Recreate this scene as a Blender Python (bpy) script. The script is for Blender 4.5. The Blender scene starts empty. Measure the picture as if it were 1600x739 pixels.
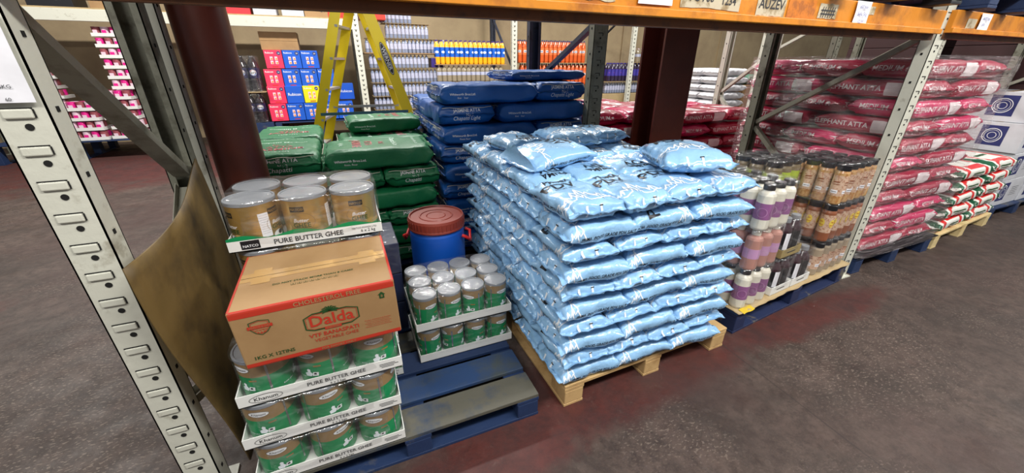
import bpy, bmesh, math, random
from math import sin, cos, pi, radians, sqrt
from mathutils import Vector, Matrix, noise
from mathutils.bvhtree import BVHTree

S = bpy.context.scene
COL = S.collection

# ------------------------------------------------------------------ camera
cd = bpy.data.cameras.new('camera'); cam = bpy.data.objects.new('camera', cd); COL.objects.link(cam)
cd.sensor_width = 36; cd.lens = 601 / 1600 * 36; cd.clip_start = .02; cd.clip_end = 100
_P, _Y, _R = radians(24.4), radians(22.9), radians(.23)
_fh = Vector((sin(_Y), cos(_Y), 0)); _r = Vector((cos(_Y), -sin(_Y), 0))
_f = _fh * cos(_P) - Vector((0, 0, 1)) * sin(_P); _u = _r.cross(_f)
_r2 = _r * cos(_R) + _u * sin(_R); _u2 = -_r * sin(_R) + _u * cos(_R)
M = Matrix((_r2, _u2, -_f)).transposed().to_4x4(); M.translation = Vector((0, 0, 1.4))
cam.matrix_world = M
S.camera = cam

# ------------------------------------------------------------------ light
w = bpy.data.worlds.new('world'); S.world = w; w.use_nodes = True
w.node_tree.nodes['Background'].inputs[0].default_value = (.95, .97, 1, 1)
w.node_tree.nodes['Background'].inputs[1].default_value = .25

def area(name, loc, sx, sy, power, target=None, col=(1, .97, .92)):
    l = bpy.data.lights.new(name, 'AREA'); l.shape = 'RECTANGLE'; l.size = sx; l.size_y = sy
    l.energy = power; l.color = col
    o = bpy.data.objects.new(name, l); COL.objects.link(o); o.location = loc
    d = (Vector(target) - Vector(loc)) if target else Vector((0, 0, -1))
    o.rotation_euler = d.to_track_quat('-Z', 'Y').to_euler()
    return o
area('aisle_lamp', (-1.4, -.7, 3.5), 1.6, .25, 70, (-.6, .7, 0))
area('aisle_lamp', (1.4, -.6, 3.5), 1.6, .25, 95, (1.4, .8, 0))
area('aisle_lamp', (4.4, -.7, 3.5), 1.6, .25, 95, (4.2, .9, 0))
area('aisle_lamp', (7.6, -.6, 3.5), 1.6, .25, 80, (7.6, .9, 0))
area('back_aisle_lamp', (-3.2, 5.6, 4.4), 1.6, .3, 190)
area('back_aisle_lamp', (.6, 5.6, 4.4), 1.6, .3, 255)
area('back_aisle_lamp', (4.4, 5.6, 4.4), 1.6, .3, 190)
area('back_aisle_lamp', (8.6, 5.6, 4.4), 1.6, .3, 140)

S.view_settings.view_transform = 'Standard'; S.view_settings.look = 'None'
S.view_settings.gamma = 1; S.view_settings.use_curve_mapping = False
S.view_settings.exposure = .15
S.cycles.transparent_max_bounces = 24
S.cycles.max_bounces = 8

# ------------------------------------------------------------------ helpers
def lin(c):
    c = c / 255
    return c / 12.92 if c <= .04045 else ((c + .055) / 1.055) ** 2.4
def rgb(t): return (lin(t[0]), lin(t[1]), lin(t[2]), 1)

def mat(name, c, rough=.5, metal=0, bump=None, var=None, coat=0, alpha=None, spec=None, emit=0, sheen=0):
    """bump=(scale,strength[,detail]); var=(scale,(r,g,b),lo,hi) mixes a second colour with noise"""
    m = bpy.data.materials.new(name); m.use_nodes = True; N = m.node_tree.nodes; K = m.node_tree.links
    b = N['Principled BSDF']; b.inputs['Base Color'].default_value = rgb(c)
    b.inputs['Roughness'].default_value = rough; b.inputs['Metallic'].default_value = metal
    b.inputs['Coat Weight'].default_value = coat; b.inputs['Coat Roughness'].default_value = .12
    if spec is not None: b.inputs['Specular IOR Level'].default_value = spec
    if alpha is not None: b.inputs['Alpha'].default_value = alpha
    tc = N.new('ShaderNodeTexCoord')
    if var:
        n = N.new('ShaderNodeTexNoise'); n.inputs['Scale'].default_value = var[0]; n.inputs['Detail'].default_value = 6
        n.inputs['Roughness'].default_value = .65
        K.new(tc.outputs['Object'], n.inputs['Vector'])
        r = N.new('ShaderNodeMapRange'); r.inputs['From Min'].default_value = var[2]; r.inputs['From Max'].default_value = var[3]
        K.new(n.outputs['Fac'], r.inputs['Value'])
        x = N.new('ShaderNodeMix'); x.data_type = 'RGBA'; x.inputs['A'].default_value = rgb(c); x.inputs['B'].default_value = rgb(var[1])
        K.new(r.outputs['Result'], x.inputs['Factor']); K.new(x.outputs['Result'], b.inputs['Base Color'])
    if bump:
        n = N.new('ShaderNodeTexNoise'); n.inputs['Scale'].default_value = bump[0]; n.inputs['Detail'].default_value = bump[2] if len(bump) > 2 else 3
        if len(bump) > 3: n.inputs['Distortion'].default_value = bump[3]
        K.new(tc.outputs['Object'], n.inputs['Vector'])
        q = N.new('ShaderNodeBump'); q.inputs['Strength'].default_value = bump[1]; q.inputs['Distance'].default_value = .01
        K.new(n.outputs['Fac'], q.inputs['Height']); K.new(q.outputs['Normal'], b.inputs['Normal'])
    return m

def film_mat(name, tint=(235, 238, 240), body=.08, gloss=.22, streak=(3, 3, 22), rough=.12, bs=.5, sc=1.0, hi=.5):
    """clear plastic film: mostly transparent, wrinkled shiny streaks, a little milky where it bunches"""
    m = bpy.data.materials.new(name); m.use_nodes = True; N = m.node_tree.nodes; K = m.node_tree.links
    N.clear(); out = N.new('ShaderNodeOutputMaterial')
    tc = N.new('ShaderNodeTexCoord'); mp = N.new('ShaderNodeMapping'); mp.inputs['Scale'].default_value = streak
    K.new(tc.outputs['Object'], mp.inputs['Vector'])
    n = N.new('ShaderNodeTexNoise'); n.inputs['Scale'].default_value = 3 * sc; n.inputs['Detail'].default_value = 5; n.inputs['Distortion'].default_value = .8
    K.new(mp.outputs['Vector'], n.inputs['Vector'])
    bp = N.new('ShaderNodeBump'); bp.inputs['Strength'].default_value = bs; bp.inputs['Distance'].default_value = .02
    K.new(n.outputs['Fac'], bp.inputs['Height'])
    tr = N.new('ShaderNodeBsdfTransparent'); gl = N.new('ShaderNodeBsdfGlossy'); gl.inputs['Roughness'].default_value = rough
    df = N.new('ShaderNodeBsdfDiffuse'); df.inputs['Color'].default_value = rgb(tint)
    K.new(bp.outputs['Normal'], gl.inputs['Normal']); K.new(bp.outputs['Normal'], df.inputs['Normal'])
    r = N.new('ShaderNodeMapRange'); r.inputs['From Min'].default_value = hi; r.inputs['From Max'].default_value = hi + .25
    r.inputs['To Min'].default_value = body * .3; r.inputs['To Max'].default_value = min(1, body * 2.6)
    K.new(n.outputs['Fac'], r.inputs['Value'])
    a = N.new('ShaderNodeMixShader'); K.new(r.outputs['Result'], a.inputs[0]); K.new(tr.outputs[0], a.inputs[1]); K.new(df.outputs[0], a.inputs[2])
    b = N.new('ShaderNodeMixShader'); b.inputs[0].default_value = gloss
    K.new(a.outputs[0], b.inputs[1]); K.new(gl.outputs[0], b.inputs[2]); K.new(b.outputs[0], out.inputs['Surface'])
    return m

def tag(o, label=None, cat=None, group=None, kind=None):
    if label: o['label'] = label
    if cat: o['category'] = cat
    if group: o['group'] = group
    if kind: o['kind'] = kind
    return o

class MB:
    """collects shapes into ONE mesh"""
    def __init__(s): s.v = []; s.f = []; s.fm = []; s.sm = []; s.mats = []
    def mi(s, m):
        if m not in s.mats: s.mats.append(m)
        return s.mats.index(m)
    def add(s, vs, fs, m, T=None, smooth=False):
        o = len(s.v); k = s.mi(m)
        s.v += [tuple(T @ Vector(p)) if T else tuple(p) for p in vs]
        for f in fs: s.f.append(tuple(i + o for i in f)); s.fm.append(k); s.sm.append(smooth)
    def box(s, c, d, m, T=None, bev=0, rot=None):
        R = Matrix.Translation(c) @ (rot if rot else Matrix())
        if T: R = T @ R
        vs, fs = box_geo(round(d[0], 4), round(d[1], 4), round(d[2], 4), bev)
        s.add(vs, fs, m, R)
    def lathe(s, prof, mats, n=24, T=None, smooth=True):
        """prof: [(r,z)...]; mats: one material, or one per band"""
        for i in range(len(prof) - 1):
            (r0, z0), (r1, z1) = prof[i], prof[i + 1]
            m = mats[i] if isinstance(mats, (list, tuple)) else mats
            vs = []; 
            for k in range(n):
                a = 2 * pi * k / n
                vs += [(r0 * cos(a), r0 * sin(a), z0), (r1 * cos(a), r1 * sin(a), z1)]
            fs = [(2 * k, (2 * k + 2) % (2 * n), (2 * k + 3) % (2 * n), 2 * k + 1) for k in range(n)]
            if r0 < 1e-5: fs = [(f[0], f[2], f[3]) for f in fs]
            elif r1 < 1e-5: fs = [(f[0], f[1], f[2]) for f in fs]
            flat = abs(z1 - z0) < 1e-5 or abs(r0 - r1) > 4 * abs(z1 - z0)
            s.add(vs, fs, m, T, smooth and not flat)
    def tube(s, pts, r, m, n=8, cap=True):
        pts = [Vector(p) for p in pts]; rings = []
        for i, p in enumerate(pts):
            d = (pts[min(i + 1, len(pts) - 1)] - pts[max(i - 1, 0)]).normalized()
            a = d.orthogonal().normalized() if i == 0 else (rings[-1][1] - d * rings[-1][1].dot(d)).normalized()
            b = d.cross(a); rings.append((p, a, b))
        vs = [p + (a * cos(2 * pi * k / n) + b * sin(2 * pi * k / n)) * r for p, a, b in rings for k in range(n)]
        fs = [(i * n + k, i * n + (k + 1) % n, (i + 1) * n + (k + 1) % n, (i + 1) * n + k) for i in range(len(pts) - 1) for k in range(n)]
        s.add(vs, fs, m, None, True)
        if cap: s.add(vs[:n], [tuple(range(n))[::-1]], m); s.add(vs[-n:], [tuple(range(n))], m)
    def bar(s, a, b, wd, th, m, up=(0, 0, 1)):
        """flat bar from a to b: wd along side axis, th along up-ish axis"""
        a = Vector(a); b = Vector(b); d = (b - a); L = d.length; d.normalize(); u = Vector(up)
        sd = d.cross(u).normalized(); u2 = sd.cross(d)
        R = Matrix((d, sd, u2)).transposed().to_4x4(); R.translation = (a + b) / 2
        s.box((0, 0, 0), (L, wd, th), m, R)
    def quadgrid(s, fn, nu, nv, m, smooth=True):
        vs = [fn(i / nu, j / nv) for i in range(nu + 1) for j in range(nv + 1)]
        fs = [(i * (nv + 1) + j, (i + 1) * (nv + 1) + j, (i + 1) * (nv + 1) + j + 1, i * (nv + 1) + j + 1) for i in range(nu) for j in range(nv)]
        s.add(vs, fs, m, None, smooth)
    def mesh(s, name):
        me = bpy.data.meshes.new(name); me.from_pydata(s.v, [], s.f)
        for m in s.mats: me.materials.append(m)
        me.polygons.foreach_set('material_index', s.fm); me.polygons.foreach_set('use_smooth', s.sm); me.update()
        return me
    def build(s, name, parent=None, loc=None, rz=None):
        o = bpy.data.objects.new(name, s.mesh(name)); COL.objects.link(o)
        if parent: o.parent = parent
        if loc: o.location = loc
        if rz: o.rotation_euler.z = rz
        return o

_bx = {}
def box_geo(x, y, z, bev=0):
    k = (x, y, z, bev)
    if k not in _bx:
        bm = bmesh.new(); bmesh.ops.create_cube(bm, size=1); bmesh.ops.scale(bm, vec=(x, y, z), verts=bm.verts)
        if bev: bmesh.ops.bevel(bm, geom=list(bm.edges), offset=min(bev, min(x, y, z) * .45), segments=2, affect='EDGES', profile=.5)
        bm.verts.index_update(); _bx[k] = ([tuple(v.co) for v in bm.verts], [tuple(v.index for v in f.verts) for f in bm.faces]); bm.free()
    return _bx[k]

_tx = {}
def text_geo(txt, bold=0, shear=0, space=1, res=2):
    """flat letters, centred; height of capitals = 1"""
    bold = min(bold, .014); k = (txt, bold, shear, space)
    if k not in _tx:
        c = bpy.data.curves.new('t', 'FONT'); c.body = txt; c.size = 1; c.align_x = 'CENTER'; c.fill_mode = 'FRONT'
        c.resolution_u = res; c.offset = bold; c.shear = shear; c.space_character = space
        o = bpy.data.objects.new('t', c); COL.objects.link(o); bpy.context.view_layer.update()
        me = bpy.data.meshes.new_from_object(o.evaluated_get(bpy.context.evaluated_depsgraph_get()))
        vs = [v.co.copy() for v in me.vertices]; fs = [tuple(p.vertices) for p in me.polygons]
        bpy.data.objects.remove(o); bpy.data.curves.remove(c); bpy.data.meshes.remove(me)
        lo = min(v.x for v in vs); hi = max(v.x for v in vs); bo = min(v.y for v in vs); to = max(v.y for v in vs)
        vs = [((v.x - (lo + hi) / 2), (v.y - (bo + to) / 2)) for v in vs]
        _tx[k] = (vs, fs, hi - lo, to - bo)
    return _tx[k]

def tris(fs):
    return [(f[0], f[i], f[i + 1]) for f in fs for i in range(1, len(f) - 1)]

def fine(vs, fs, lim):
    """splits long triangles so that letters follow a wrinkled surface"""
    vs = list(vs); out = []; todo = list(fs); mid = {}
    while todo:
        f = todo.pop(); e = [(f[i], f[(i + 1) % 3]) for i in range(3)]
        L = [((vs[a][0] - vs[b][0]) ** 2 + (vs[a][1] - vs[b][1]) ** 2) ** .5 for a, b in e]; i = L.index(max(L))
        if L[i] < lim: out.append(f); continue
        a, b = e[i]; c = f[(i + 2) % 3]; k = (min(a, b), max(a, b))
        if k not in mid: mid[k] = len(vs); vs.append(((vs[a][0] + vs[b][0]) / 2, (vs[a][1] + vs[b][1]) / 2))
        m = mid[k]; todo += [(a, m, c), (m, b, c)]
    return vs, out

class Skin:
    """puts letters and shapes onto a surface already in the MB"""
    def __init__(s, mb): s.mb = mb; s.b = BVHTree.FromPolygons([Vector(v) for v in mb.v], mb.f)
    def put(s, pts, fs, m, O, X, Y, Nn, off=.0012, reach=.12, keep=.45):
        O = Vector(O); X = Vector(X).normalized(); Y = Vector(Y).normalized(); Nn = Vector(Nn).normalized()
        vs = []; ok = []
        for (x, y) in pts:
            p = O + X * x + Y * y
            h, nn, i, d = s.b.ray_cast(p + Nn * reach, -Nn, reach * 2.2)
            if h is None: vs.append(p); ok.append(False)
            else:
                n2 = nn if nn.dot(Nn) > 0 else -nn
                vs.append(h + n2 * off); ok.append(n2.dot(Nn) > .12)
        fs = [f for f in fs if all(ok[i] for i in f)]
        s.mb.add(vs, fs, m)
    def text(s, txt, m, O, X, Y, Nn, width=None, height=None, bold=0, shear=0, off=.0012, reach=.12, space=1):
        vs, fs, W, H = text_geo(txt, bold, shear, space)
        k = (width / W) if width else height / H
        ky = height / H if height else k
        vs, fs = fine([(x * k, y * ky) for x, y in vs], tris(fs), max(.009, W * k / 22) if W * k > .1 else 9)
        s.put(vs, fs, m, O, X, Y, Nn, off, reach)
    def rect(s, w, h, m, O, X, Y, Nn, off=.0008, n=8, reach=.12, sk=0):
        pts = [((i / n - .5) * w + sk * (j / 4 - .5) * h, (j / 4 - .5) * h) for i in range(n + 1) for j in range(5)]
        fs = [(i * 5 + j, (i + 1) * 5 + j, (i + 1) * 5 + j + 1, i * 5 + j + 1) for i in range(n) for j in range(4)]
        s.put(pts, fs, m, O, X, Y, Nn, off, reach)
    def ell(s, a, b, m, O, X, Y, Nn, off=.0008, n=24, ring=0, reach=.12):
        if ring:
            pts = []; 
            for k in range(n):
                t = 2 * pi * k / n; pts += [(a * cos(t), b * sin(t)), ((a - ring) * cos(t), (b - ring) * sin(t))]
            fs = [(2 * k, (2 * k + 2) % (2 * n), (2 * k + 3) % (2 * n), 2 * k + 1) for k in range(n)]
        else:
            pts = [(0, 0)] + [(a * cos(2 * pi * k / n) * q, b * sin(2 * pi * k / n) * q) for q in (.5, 1) for k in range(n)]
            fs = [(0, 1 + k, 1 + (k + 1) % n) for k in range(n)] + [(1 + k, 1 + n + k, 1 + n + (k + 1) % n, 1 + (k + 1) % n) for k in range(n)]
        s.put(pts, fs, m, O, X, Y, Nn, off, reach)
    def stroke(s, line, wd, m, O, X, Y, Nn, off=.001, step=.02, reach=.12, taper=False, close=False):
        line = [Vector((p[0], p[1])) for p in line]
        if close: line.append(line[0])
        P = [line[0]]
        for a, b in zip(line, line[1:]):
            k = max(1, int((b - a).length / step)); P += [a + (b - a) * (i / k) for i in range(1, k + 1)]
        pts = []
        for i, p in enumerate(P):
            d = (P[min(i + 1, len(P) - 1)] - P[max(i - 1, 0)]); d = d.normalized() if d.length else Vector((1, 0)); q = Vector((-d.y, d.x))
            ww = wd * (.35 + .65 * sin(pi * i / (len(P) - 1))) if taper else wd
            pts += [tuple(p + q * ww / 2), tuple(p - q * ww / 2)]
        s.put(pts, [(2 * i, 2 * i + 1, 2 * i + 3, 2 * i + 2) for i in range(len(P) - 1)], m, O, X, Y, Nn, off, reach)
    def poly(s, pts, m, O, X, Y, Nn, off=.001, reach=.12):
        s.put(pts, [tuple(range(len(pts)))], m, O, X, Y, Nn, off, reach)

FACE = {'top': ((0, 0), (1, 0, 0), (0, 1, 0), (0, 0, 1)), 'front': (0, (1, 0, 0), (0, 0, 1), (0, -1, 0)), 'back': (0, (-1, 0, 0), (0, 0, 1), (0, 1, 0)),
        'left': (0, (0, -1, 0), (0, 0, 1), (-1, 0, 0)), 'right': (0, (0, 1, 0), (0, 0, 1), (1, 0, 0))}

def inst(o, loc, rz=0, label=None, group=None, rot=None, scale=None):
    """a copy of a thing with copies of its parts"""
    def cp(a, par):
        c = a.copy(); COL.objects.link(c); c.parent = par
        for k in list(a.children): cp(k, c)
        return c
    r = cp(o, None); r.location = loc; r.rotation_euler = rot if rot else (0, 0, rz)
    if scale: r.scale = scale
    if label: r['label'] = label
    if group: r['group'] = group
    return r
class Proto:
    """the first placing moves the thing itself, later ones copy it"""
    def __init__(s, o): s.o = o; s.used = False
    def __call__(s, loc, rz=0, label=None, group=None, rot=None, scale=None):
        if not s.used:
            s.used = True; o = s.o; o.location = loc; o.rotation_euler = rot if rot else (0, 0, rz)
            if scale: o.scale = scale
            if label: o['label'] = label
            if group: o['group'] = group
            return o
        r = inst(s.o, loc, rz, label, group, rot, scale)
        if not scale: r.scale = (1, 1, 1)
        return r

ORD = 'first second third fourth fifth sixth seventh eighth ninth tenth eleventh twelfth thirteenth fourteenth fifteenth sixteenth seventeenth eighteenth nineteenth twentieth'.split()

def rootempty(name, label, cat, loc=(0, 0, 0), rz=0, group=None):
    o = bpy.data.objects.new(name, None); COL.objects.link(o); o.location = loc; o.rotation_euler.z = rz; o.empty_display_size = .1
    return tag(o, label, cat, group)

# ------------------------------------------------------------------ materials
def floor_mat():
    m = bpy.data.materials.new('worn_painted_concrete'); m.use_nodes = True; N = m.node_tree.nodes; K = m.node_tree.links
    b = N['Principled BSDF']; g = N.new('ShaderNodeNewGeometry')
    def nz(sc, det, lo, hi, dist=0, rg=.6, vec=None):
        n = N.new('ShaderNodeTexNoise'); n.inputs['Scale'].default_value = sc; n.inputs['Detail'].default_value = det
        n.inputs['Distortion'].default_value = dist; n.inputs['Roughness'].default_value = rg
        K.new(vec or g.outputs['Position'], n.inputs['Vector'])
        r = N.new('ShaderNodeMapRange'); r.inputs['From Min'].default_value = lo; r.inputs['From Max'].default_value = hi
        K.new(n.outputs['Fac'], r.inputs['Value']); return r.outputs['Result']
    def mix(f, a, b_):
        x = N.new('ShaderNodeMix'); x.data_type = 'RGBA'
        K.new(f, x.inputs['Factor'])
        for nm, v in (('A', a), ('B', b_)):
            if isinstance(v, tuple): x.inputs[nm].default_value = rgb(v)
            else: K.new(v, x.inputs[nm])
        return x.outputs['Result']
    def math_(op, a, b_=None, clamp=False):
        x = N.new('ShaderNodeMath'); x.operation = op; x.use_clamp = clamp
        for i, v in enumerate((a, b_)):
            if v is None: continue
            if isinstance(v, (int, float)): x.inputs[i].default_value = v
            else: K.new(v, x.inputs[i])
        return x.outputs[0]
    def blob(cx, cy, rx, ry):          # where the red paint still stands
        mp = N.new('ShaderNodeMapping'); mp.inputs['Location'].default_value = (-cx / rx, -cy / ry, 0); mp.inputs['Scale'].default_value = (1 / rx, 1 / ry, 0)
        K.new(g.outputs['Position'], mp.inputs['Vector'])
        l = N.new('ShaderNodeVectorMath'); l.operation = 'LENGTH'; K.new(mp.outputs['Vector'], l.inputs[0])
        return math_('SUBTRACT', 1.25, l.outputs['Value'], True)
    base = mix(nz(2.2, 14, .40, .60, .2, .82), (56, 46, 41), (86, 71, 64))
    base = mix(nz(14, 12, .46, .62, .2, .85), base, (50, 38, 34))
    red = mix(nz(6, 14, .42, .60, .3, .85), (82, 38, 33), (58, 29, 27))
    bl = math_('MAXIMUM', blob(.9, 1.10, 1.0, .24), blob(-2.6, 7.4, 4.5, 1.5))
    bl = math_('MAXIMUM', bl, blob(.32, .93, .42, .17))
    bl = math_('MAXIMUM', bl, blob(2.3, 1.08, .8, .15))
    bl = math_('MAXIMUM', bl, blob(-2.5, 2.4, .5, .9))
    n1 = nz(2.2, 9, .30, .66, .6, .7)
    f = math_('ADD', bl, math_('MULTIPLY', n1, .5)); f = math_('SUBTRACT', f, .45, True); f = math_('MULTIPLY', f, 2.6, True)
    c = mix(f, base, red)
    fade = math_('MULTIPLY', nz(.8, 4, .5, .62), .5)
    c = mix(fade, c, (66, 46, 42))
    mp = N.new('ShaderNodeMapping'); mp.inputs['Scale'].default_value = (1, 1.9, 1); mp.inputs['Rotation'].default_value = (0, 0, .5)
    K.new(g.outputs['Position'], mp.inputs['Vector'])
    sp = nz(58, 4, .585, .61, .2, .5, mp.outputs['Vector'])       # worn stone chips
    where = math_('MAXIMUM', nz(1.0, 4, .50, .60), math_('MULTIPLY', math_('MAXIMUM', blob(-1.2, 2.0, .75, .9), blob(2.35, .75, .6, .35)), 1.6, True))
    where = math_('MULTIPLY', where, math_('SUBTRACT', 1, f, True))
    c = mix(math_('MULTIPLY', math_('MULTIPLY', sp, where), .38), c, (146, 131, 118))
    scr = nz(9, 12, .56, .66, 1.2, .85)
    c = mix(math_('MULTIPLY', scr, .4), c, (104, 92, 84))
    # a construction joint crossing the slab
    sx = N.new('ShaderNodeSeparateXYZ'); K.new(g.outputs['Position'], sx.inputs[0])
    d = math_('ABSOLUTE', math_('SUBTRACT', math_('SUBTRACT', sx.outputs['X'], math_('MULTIPLY', sx.outputs['Y'], .037)), 1.668))
    jn = math_('MULTIPLY', math_('LESS_THAN', d, .004), .6)
    c = mix(jn, c, (44, 34, 32))
    K.new(c, b.inputs['Base Color'])
    r = N.new('ShaderNodeMapRange'); r.inputs['To Min'].default_value = .5; r.inputs['To Max'].default_value = .72
    K.new(nz(6, 6, .35, .65), r.inputs['Value']); K.new(r.outputs['Result'], b.inputs['Roughness'])
    bp = N.new('ShaderNodeBump'); bp.inputs['Strength'].default_value = .25; bp.inputs['Distance'].default_value = .004
    K.new(nz(40, 6, .2, .8), bp.inputs['Height']); K.new(bp.outputs['Normal'], b.inputs['Normal'])
    return m

M_floor = floor_mat()
M_wall = mat('tan_wall', (176, 156, 122), .8, bump=(6, .1), var=(1.2, (158, 138, 108), .4, .65))
M_white = mat('white_print', (232, 234, 236), .5)
M_black = mat('black_print', (22, 22, 26), .5)
M_rackw = mat('white_rack_paint', (206, 206, 192), .42, bump=(40, .12), var=(9, (150, 144, 126), .58, .72))
M_rackm = mat('grey_brace_paint', (150, 148, 134), .45, bump=(30, .1), var=(10, (116, 112, 98), .5, .68))
M_rackd = mat('worn_grey_rack_paint', (124, 124, 110), .5, bump=(30, .15), var=(12, (84, 82, 68), .5, .68))
M_rackdark = mat('dark_blue_rack_paint', (52, 58, 74), .5, var=(10, (30, 32, 40), .5, .7))
M_hole = mat('punched_hole', (16, 15, 14), .9)
M_orange = mat('orange_beam_paint', (212, 134, 34), .42, bump=(20, .2), var=(7, (168, 100, 34), .50, .68))
M_lipshade = mat('brown_lip_shade', (104, 60, 26), .6, var=(14, (74, 44, 24), .5, .65))
M_cream = mat('torn_label_remains', (196, 184, 158), .7, var=(18, (150, 130, 96), .5, .62))
M_paper = mat('white_paper', (234, 234, 240), .7, bump=(12, .3))
M_column = mat('maroon_painted_steel', (92, 38, 26), .42, bump=(14, .06), var=(2.5, (76, 30, 22), .45, .65))
M_board = mat('dirty_brown_board', (112, 90, 48), .6, bump=(5, .5), var=(4, (66, 52, 30), .42, .66))
M_blueP = mat('blue_pallet_wood', (24, 46, 84), .65, bump=(14, .4), var=(5, (96, 94, 84), .56, .72))
M_blueP2 = mat('scuffed_pallet_wood', (84, 82, 72), .7, bump=(14, .4), var=(6, (50, 62, 80), .50, .66))
M_blueP3 = mat('worn_blue_board', (34, 62, 104), .65, bump=(14, .4), var=(3.5, (62, 70, 74), .48, .66))
M_dblueP = mat('dark_blue_pallet_wood', (24, 38, 76), .65, bump=(14, .3), var=(7, (104, 98, 84), .56, .64))
M_wood = mat('raw_pine', (198, 164, 112), .65, bump=(25, .15), var=(6, (160, 124, 78), .48, .7))
M_wood2 = mat('pale_pine', (214, 192, 140), .65, var=(6, (180, 150, 96), .5, .7))
M_card = mat('brown_cardboard', (164, 130, 88), .6, bump=(18, .06), var=(3, (152, 118, 78), .42, .62))
M_sheet = mat('cardboard_sheet', (172, 150, 110), .7, var=(6, (160, 134, 92), .5, .65))
M_tape = mat('packing_tape', (188, 150, 98), .18, coat=.6)
M_redp = mat('red_box_print', (186, 52, 34), .5)
M_greenp = mat('dark_green_print', (34, 74, 34), .5)
M_salt = mat('light_blue_salt_film', (146, 192, 232), .26, bump=(30, .42, 5, 1.2), coat=.6)
M_saltink = mat('salt_black_ink', (20, 22, 30), .35)
M_saltw = mat('salt_white_ink', (236, 242, 248), .3)
M_green = mat('green_paper_sack', (16, 110, 66), .5, bump=(30, .35, 4, .8), sheen=.2)
M_blues = mat('blue_paper_sack', (12, 84, 160), .45, bump=(26, .35, 4, .6))
M_bluetop = mat('pale_blue_sack_paper', (70, 122, 186), .5, bump=(26, .3, 4, .6))
M_pink = mat('crimson_flour_sack', (164, 16, 58), .36, bump=(22, .35, 4, .5), coat=.3)
M_pinkw = mat('flour_sack_white_panel', (226, 214, 216), .4)
M_magenta = mat('magenta_flour_sack', (200, 26, 92), .34, bump=(22, .3, 4, .5), coat=.3)
M_drum = mat('blue_drum_plastic', (18, 82, 180), .35, bump=(8, .05))
M_lidred = mat('terracotta_plastic', (134, 52, 38), .4, bump=(25, .08))
M_redpl = mat('red_plastic', (214, 44, 42), .4)
M_gold = mat('gold_tin', (206, 172, 104), .3, metal=.75)
M_tan = mat('tan_tin_print', (166, 138, 98), .35, metal=.35)
M_grn = mat('green_tin_print', (20, 140, 84), .35, metal=.15)
M_lid = mat('frosted_lid', (134, 138, 144), .55, coat=0, bump=(60, .05))
M_silver = mat('tin_rim', (190, 192, 196), .25, metal=.9)
M_tray = mat('white_tray_card', (226, 226, 222), .6, bump=(20, .05))
M_navy = mat('navy_carton', (34, 42, 76), .35, coat=.6)
M_yel = mat('yellow_ladder_fibreglass', (250, 222, 14), .4, bump=(20, .08))
M_alu = mat('aluminium', (190, 192, 194), .35, metal=.7)
M_teal = mat('blue_green_spreader', (70, 116, 130), .45, metal=.3)
M_steelc = mat('dark_lacquer', (30, 30, 34), .4)

# ------------------------------------------------------------------ the hall
mb = MB(); mb.box((3, 4.5, -.05), (40, 26, .1), M_floor); tag(mb.build('floor'), kind='structure')
mb = MB(); mb.box((3, 9.7, 2.6), (40, .15, 5.4), M_wall)
for x in (-12, -8.6, -5.2, 1.0, 7.3, 9.1, 10.9): mb.box((x, 9.61, 2.6), (.05, .05, 5.2), M_wall)
tag(mb.build('wall_back'), kind='structure')

# ------------------------------------------------------------------ racking
def post_mb(h, wd, dp, m, slots=True, pitch=.08, z0=0.0, flip=1, n0=0, lip=True, shape='box'):
    """open channel upright, slot face towards -y*flip, face plane at y=0"""
    mb = MB(); t = .0035
    mb.box((0, flip * t / 2, z0 + h / 2), (wd, t, h), m)
    for s in (-1, 1):
        mb.box((s * (wd / 2 - t / 2), flip * dp / 2, z0 + h / 2), (t, dp, h), m)
        if lip: mb.box((s * (wd / 2 - .012), flip * (dp - t / 2), z0 + h / 2), (.024, t, h), m)
    if slots:
        k = int(h / pitch)
        for i in range(k):
            z = z0 + (.015 if shape == 'box' else .045) + i * pitch; y = -flip * .0015
            if shape == 'box':
                mb.box((-.004, -flip * .002, z), (.05, .007, .02), m, bev=.003)
                mb.box((-.004, -flip * .0006, z + .0115), (.052, .004, .0025), M_hole)
                mb.box((.0225, -flip * .0006, z), (.002, .004, .018), M_hole)
                T = Matrix.Translation((.004, -flip * .0008, z - .028)) @ Matrix.Rotation(pi / 2, 4, 'X')
                mb.lathe([(0, .0006), (.0075, .0006), (.0075, -.0006), (0, -.0006)], M_hole, 12, T)
            elif shape == 'tick':
                mb.box((-.004, -flip * .0006, z + .008), (.034, .004, .003), M_hole)
                mb.box((.013, -flip * .0006, z), (.003, .004, .018), M_hole)
                mb.box((-.004, -flip * .0006, z - .022), (.009, .004, .009), M_hole)
            else:
                mb.box((0, -flip * .0006, z + .012), (.045, .004, .006), M_hole)
                mb.box((0, -flip * .0006, z - .004), (.02, .004, .016), M_hole)
    # bolt holes down the sides
    for i in range(int(h / .15)):
        for s in (-1, 1):
            mb.box((s * wd / 2, flip * dp * .5, z0 + .1 + i * .15), (.004, .01, .012), M_hole)
    return mb

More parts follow.
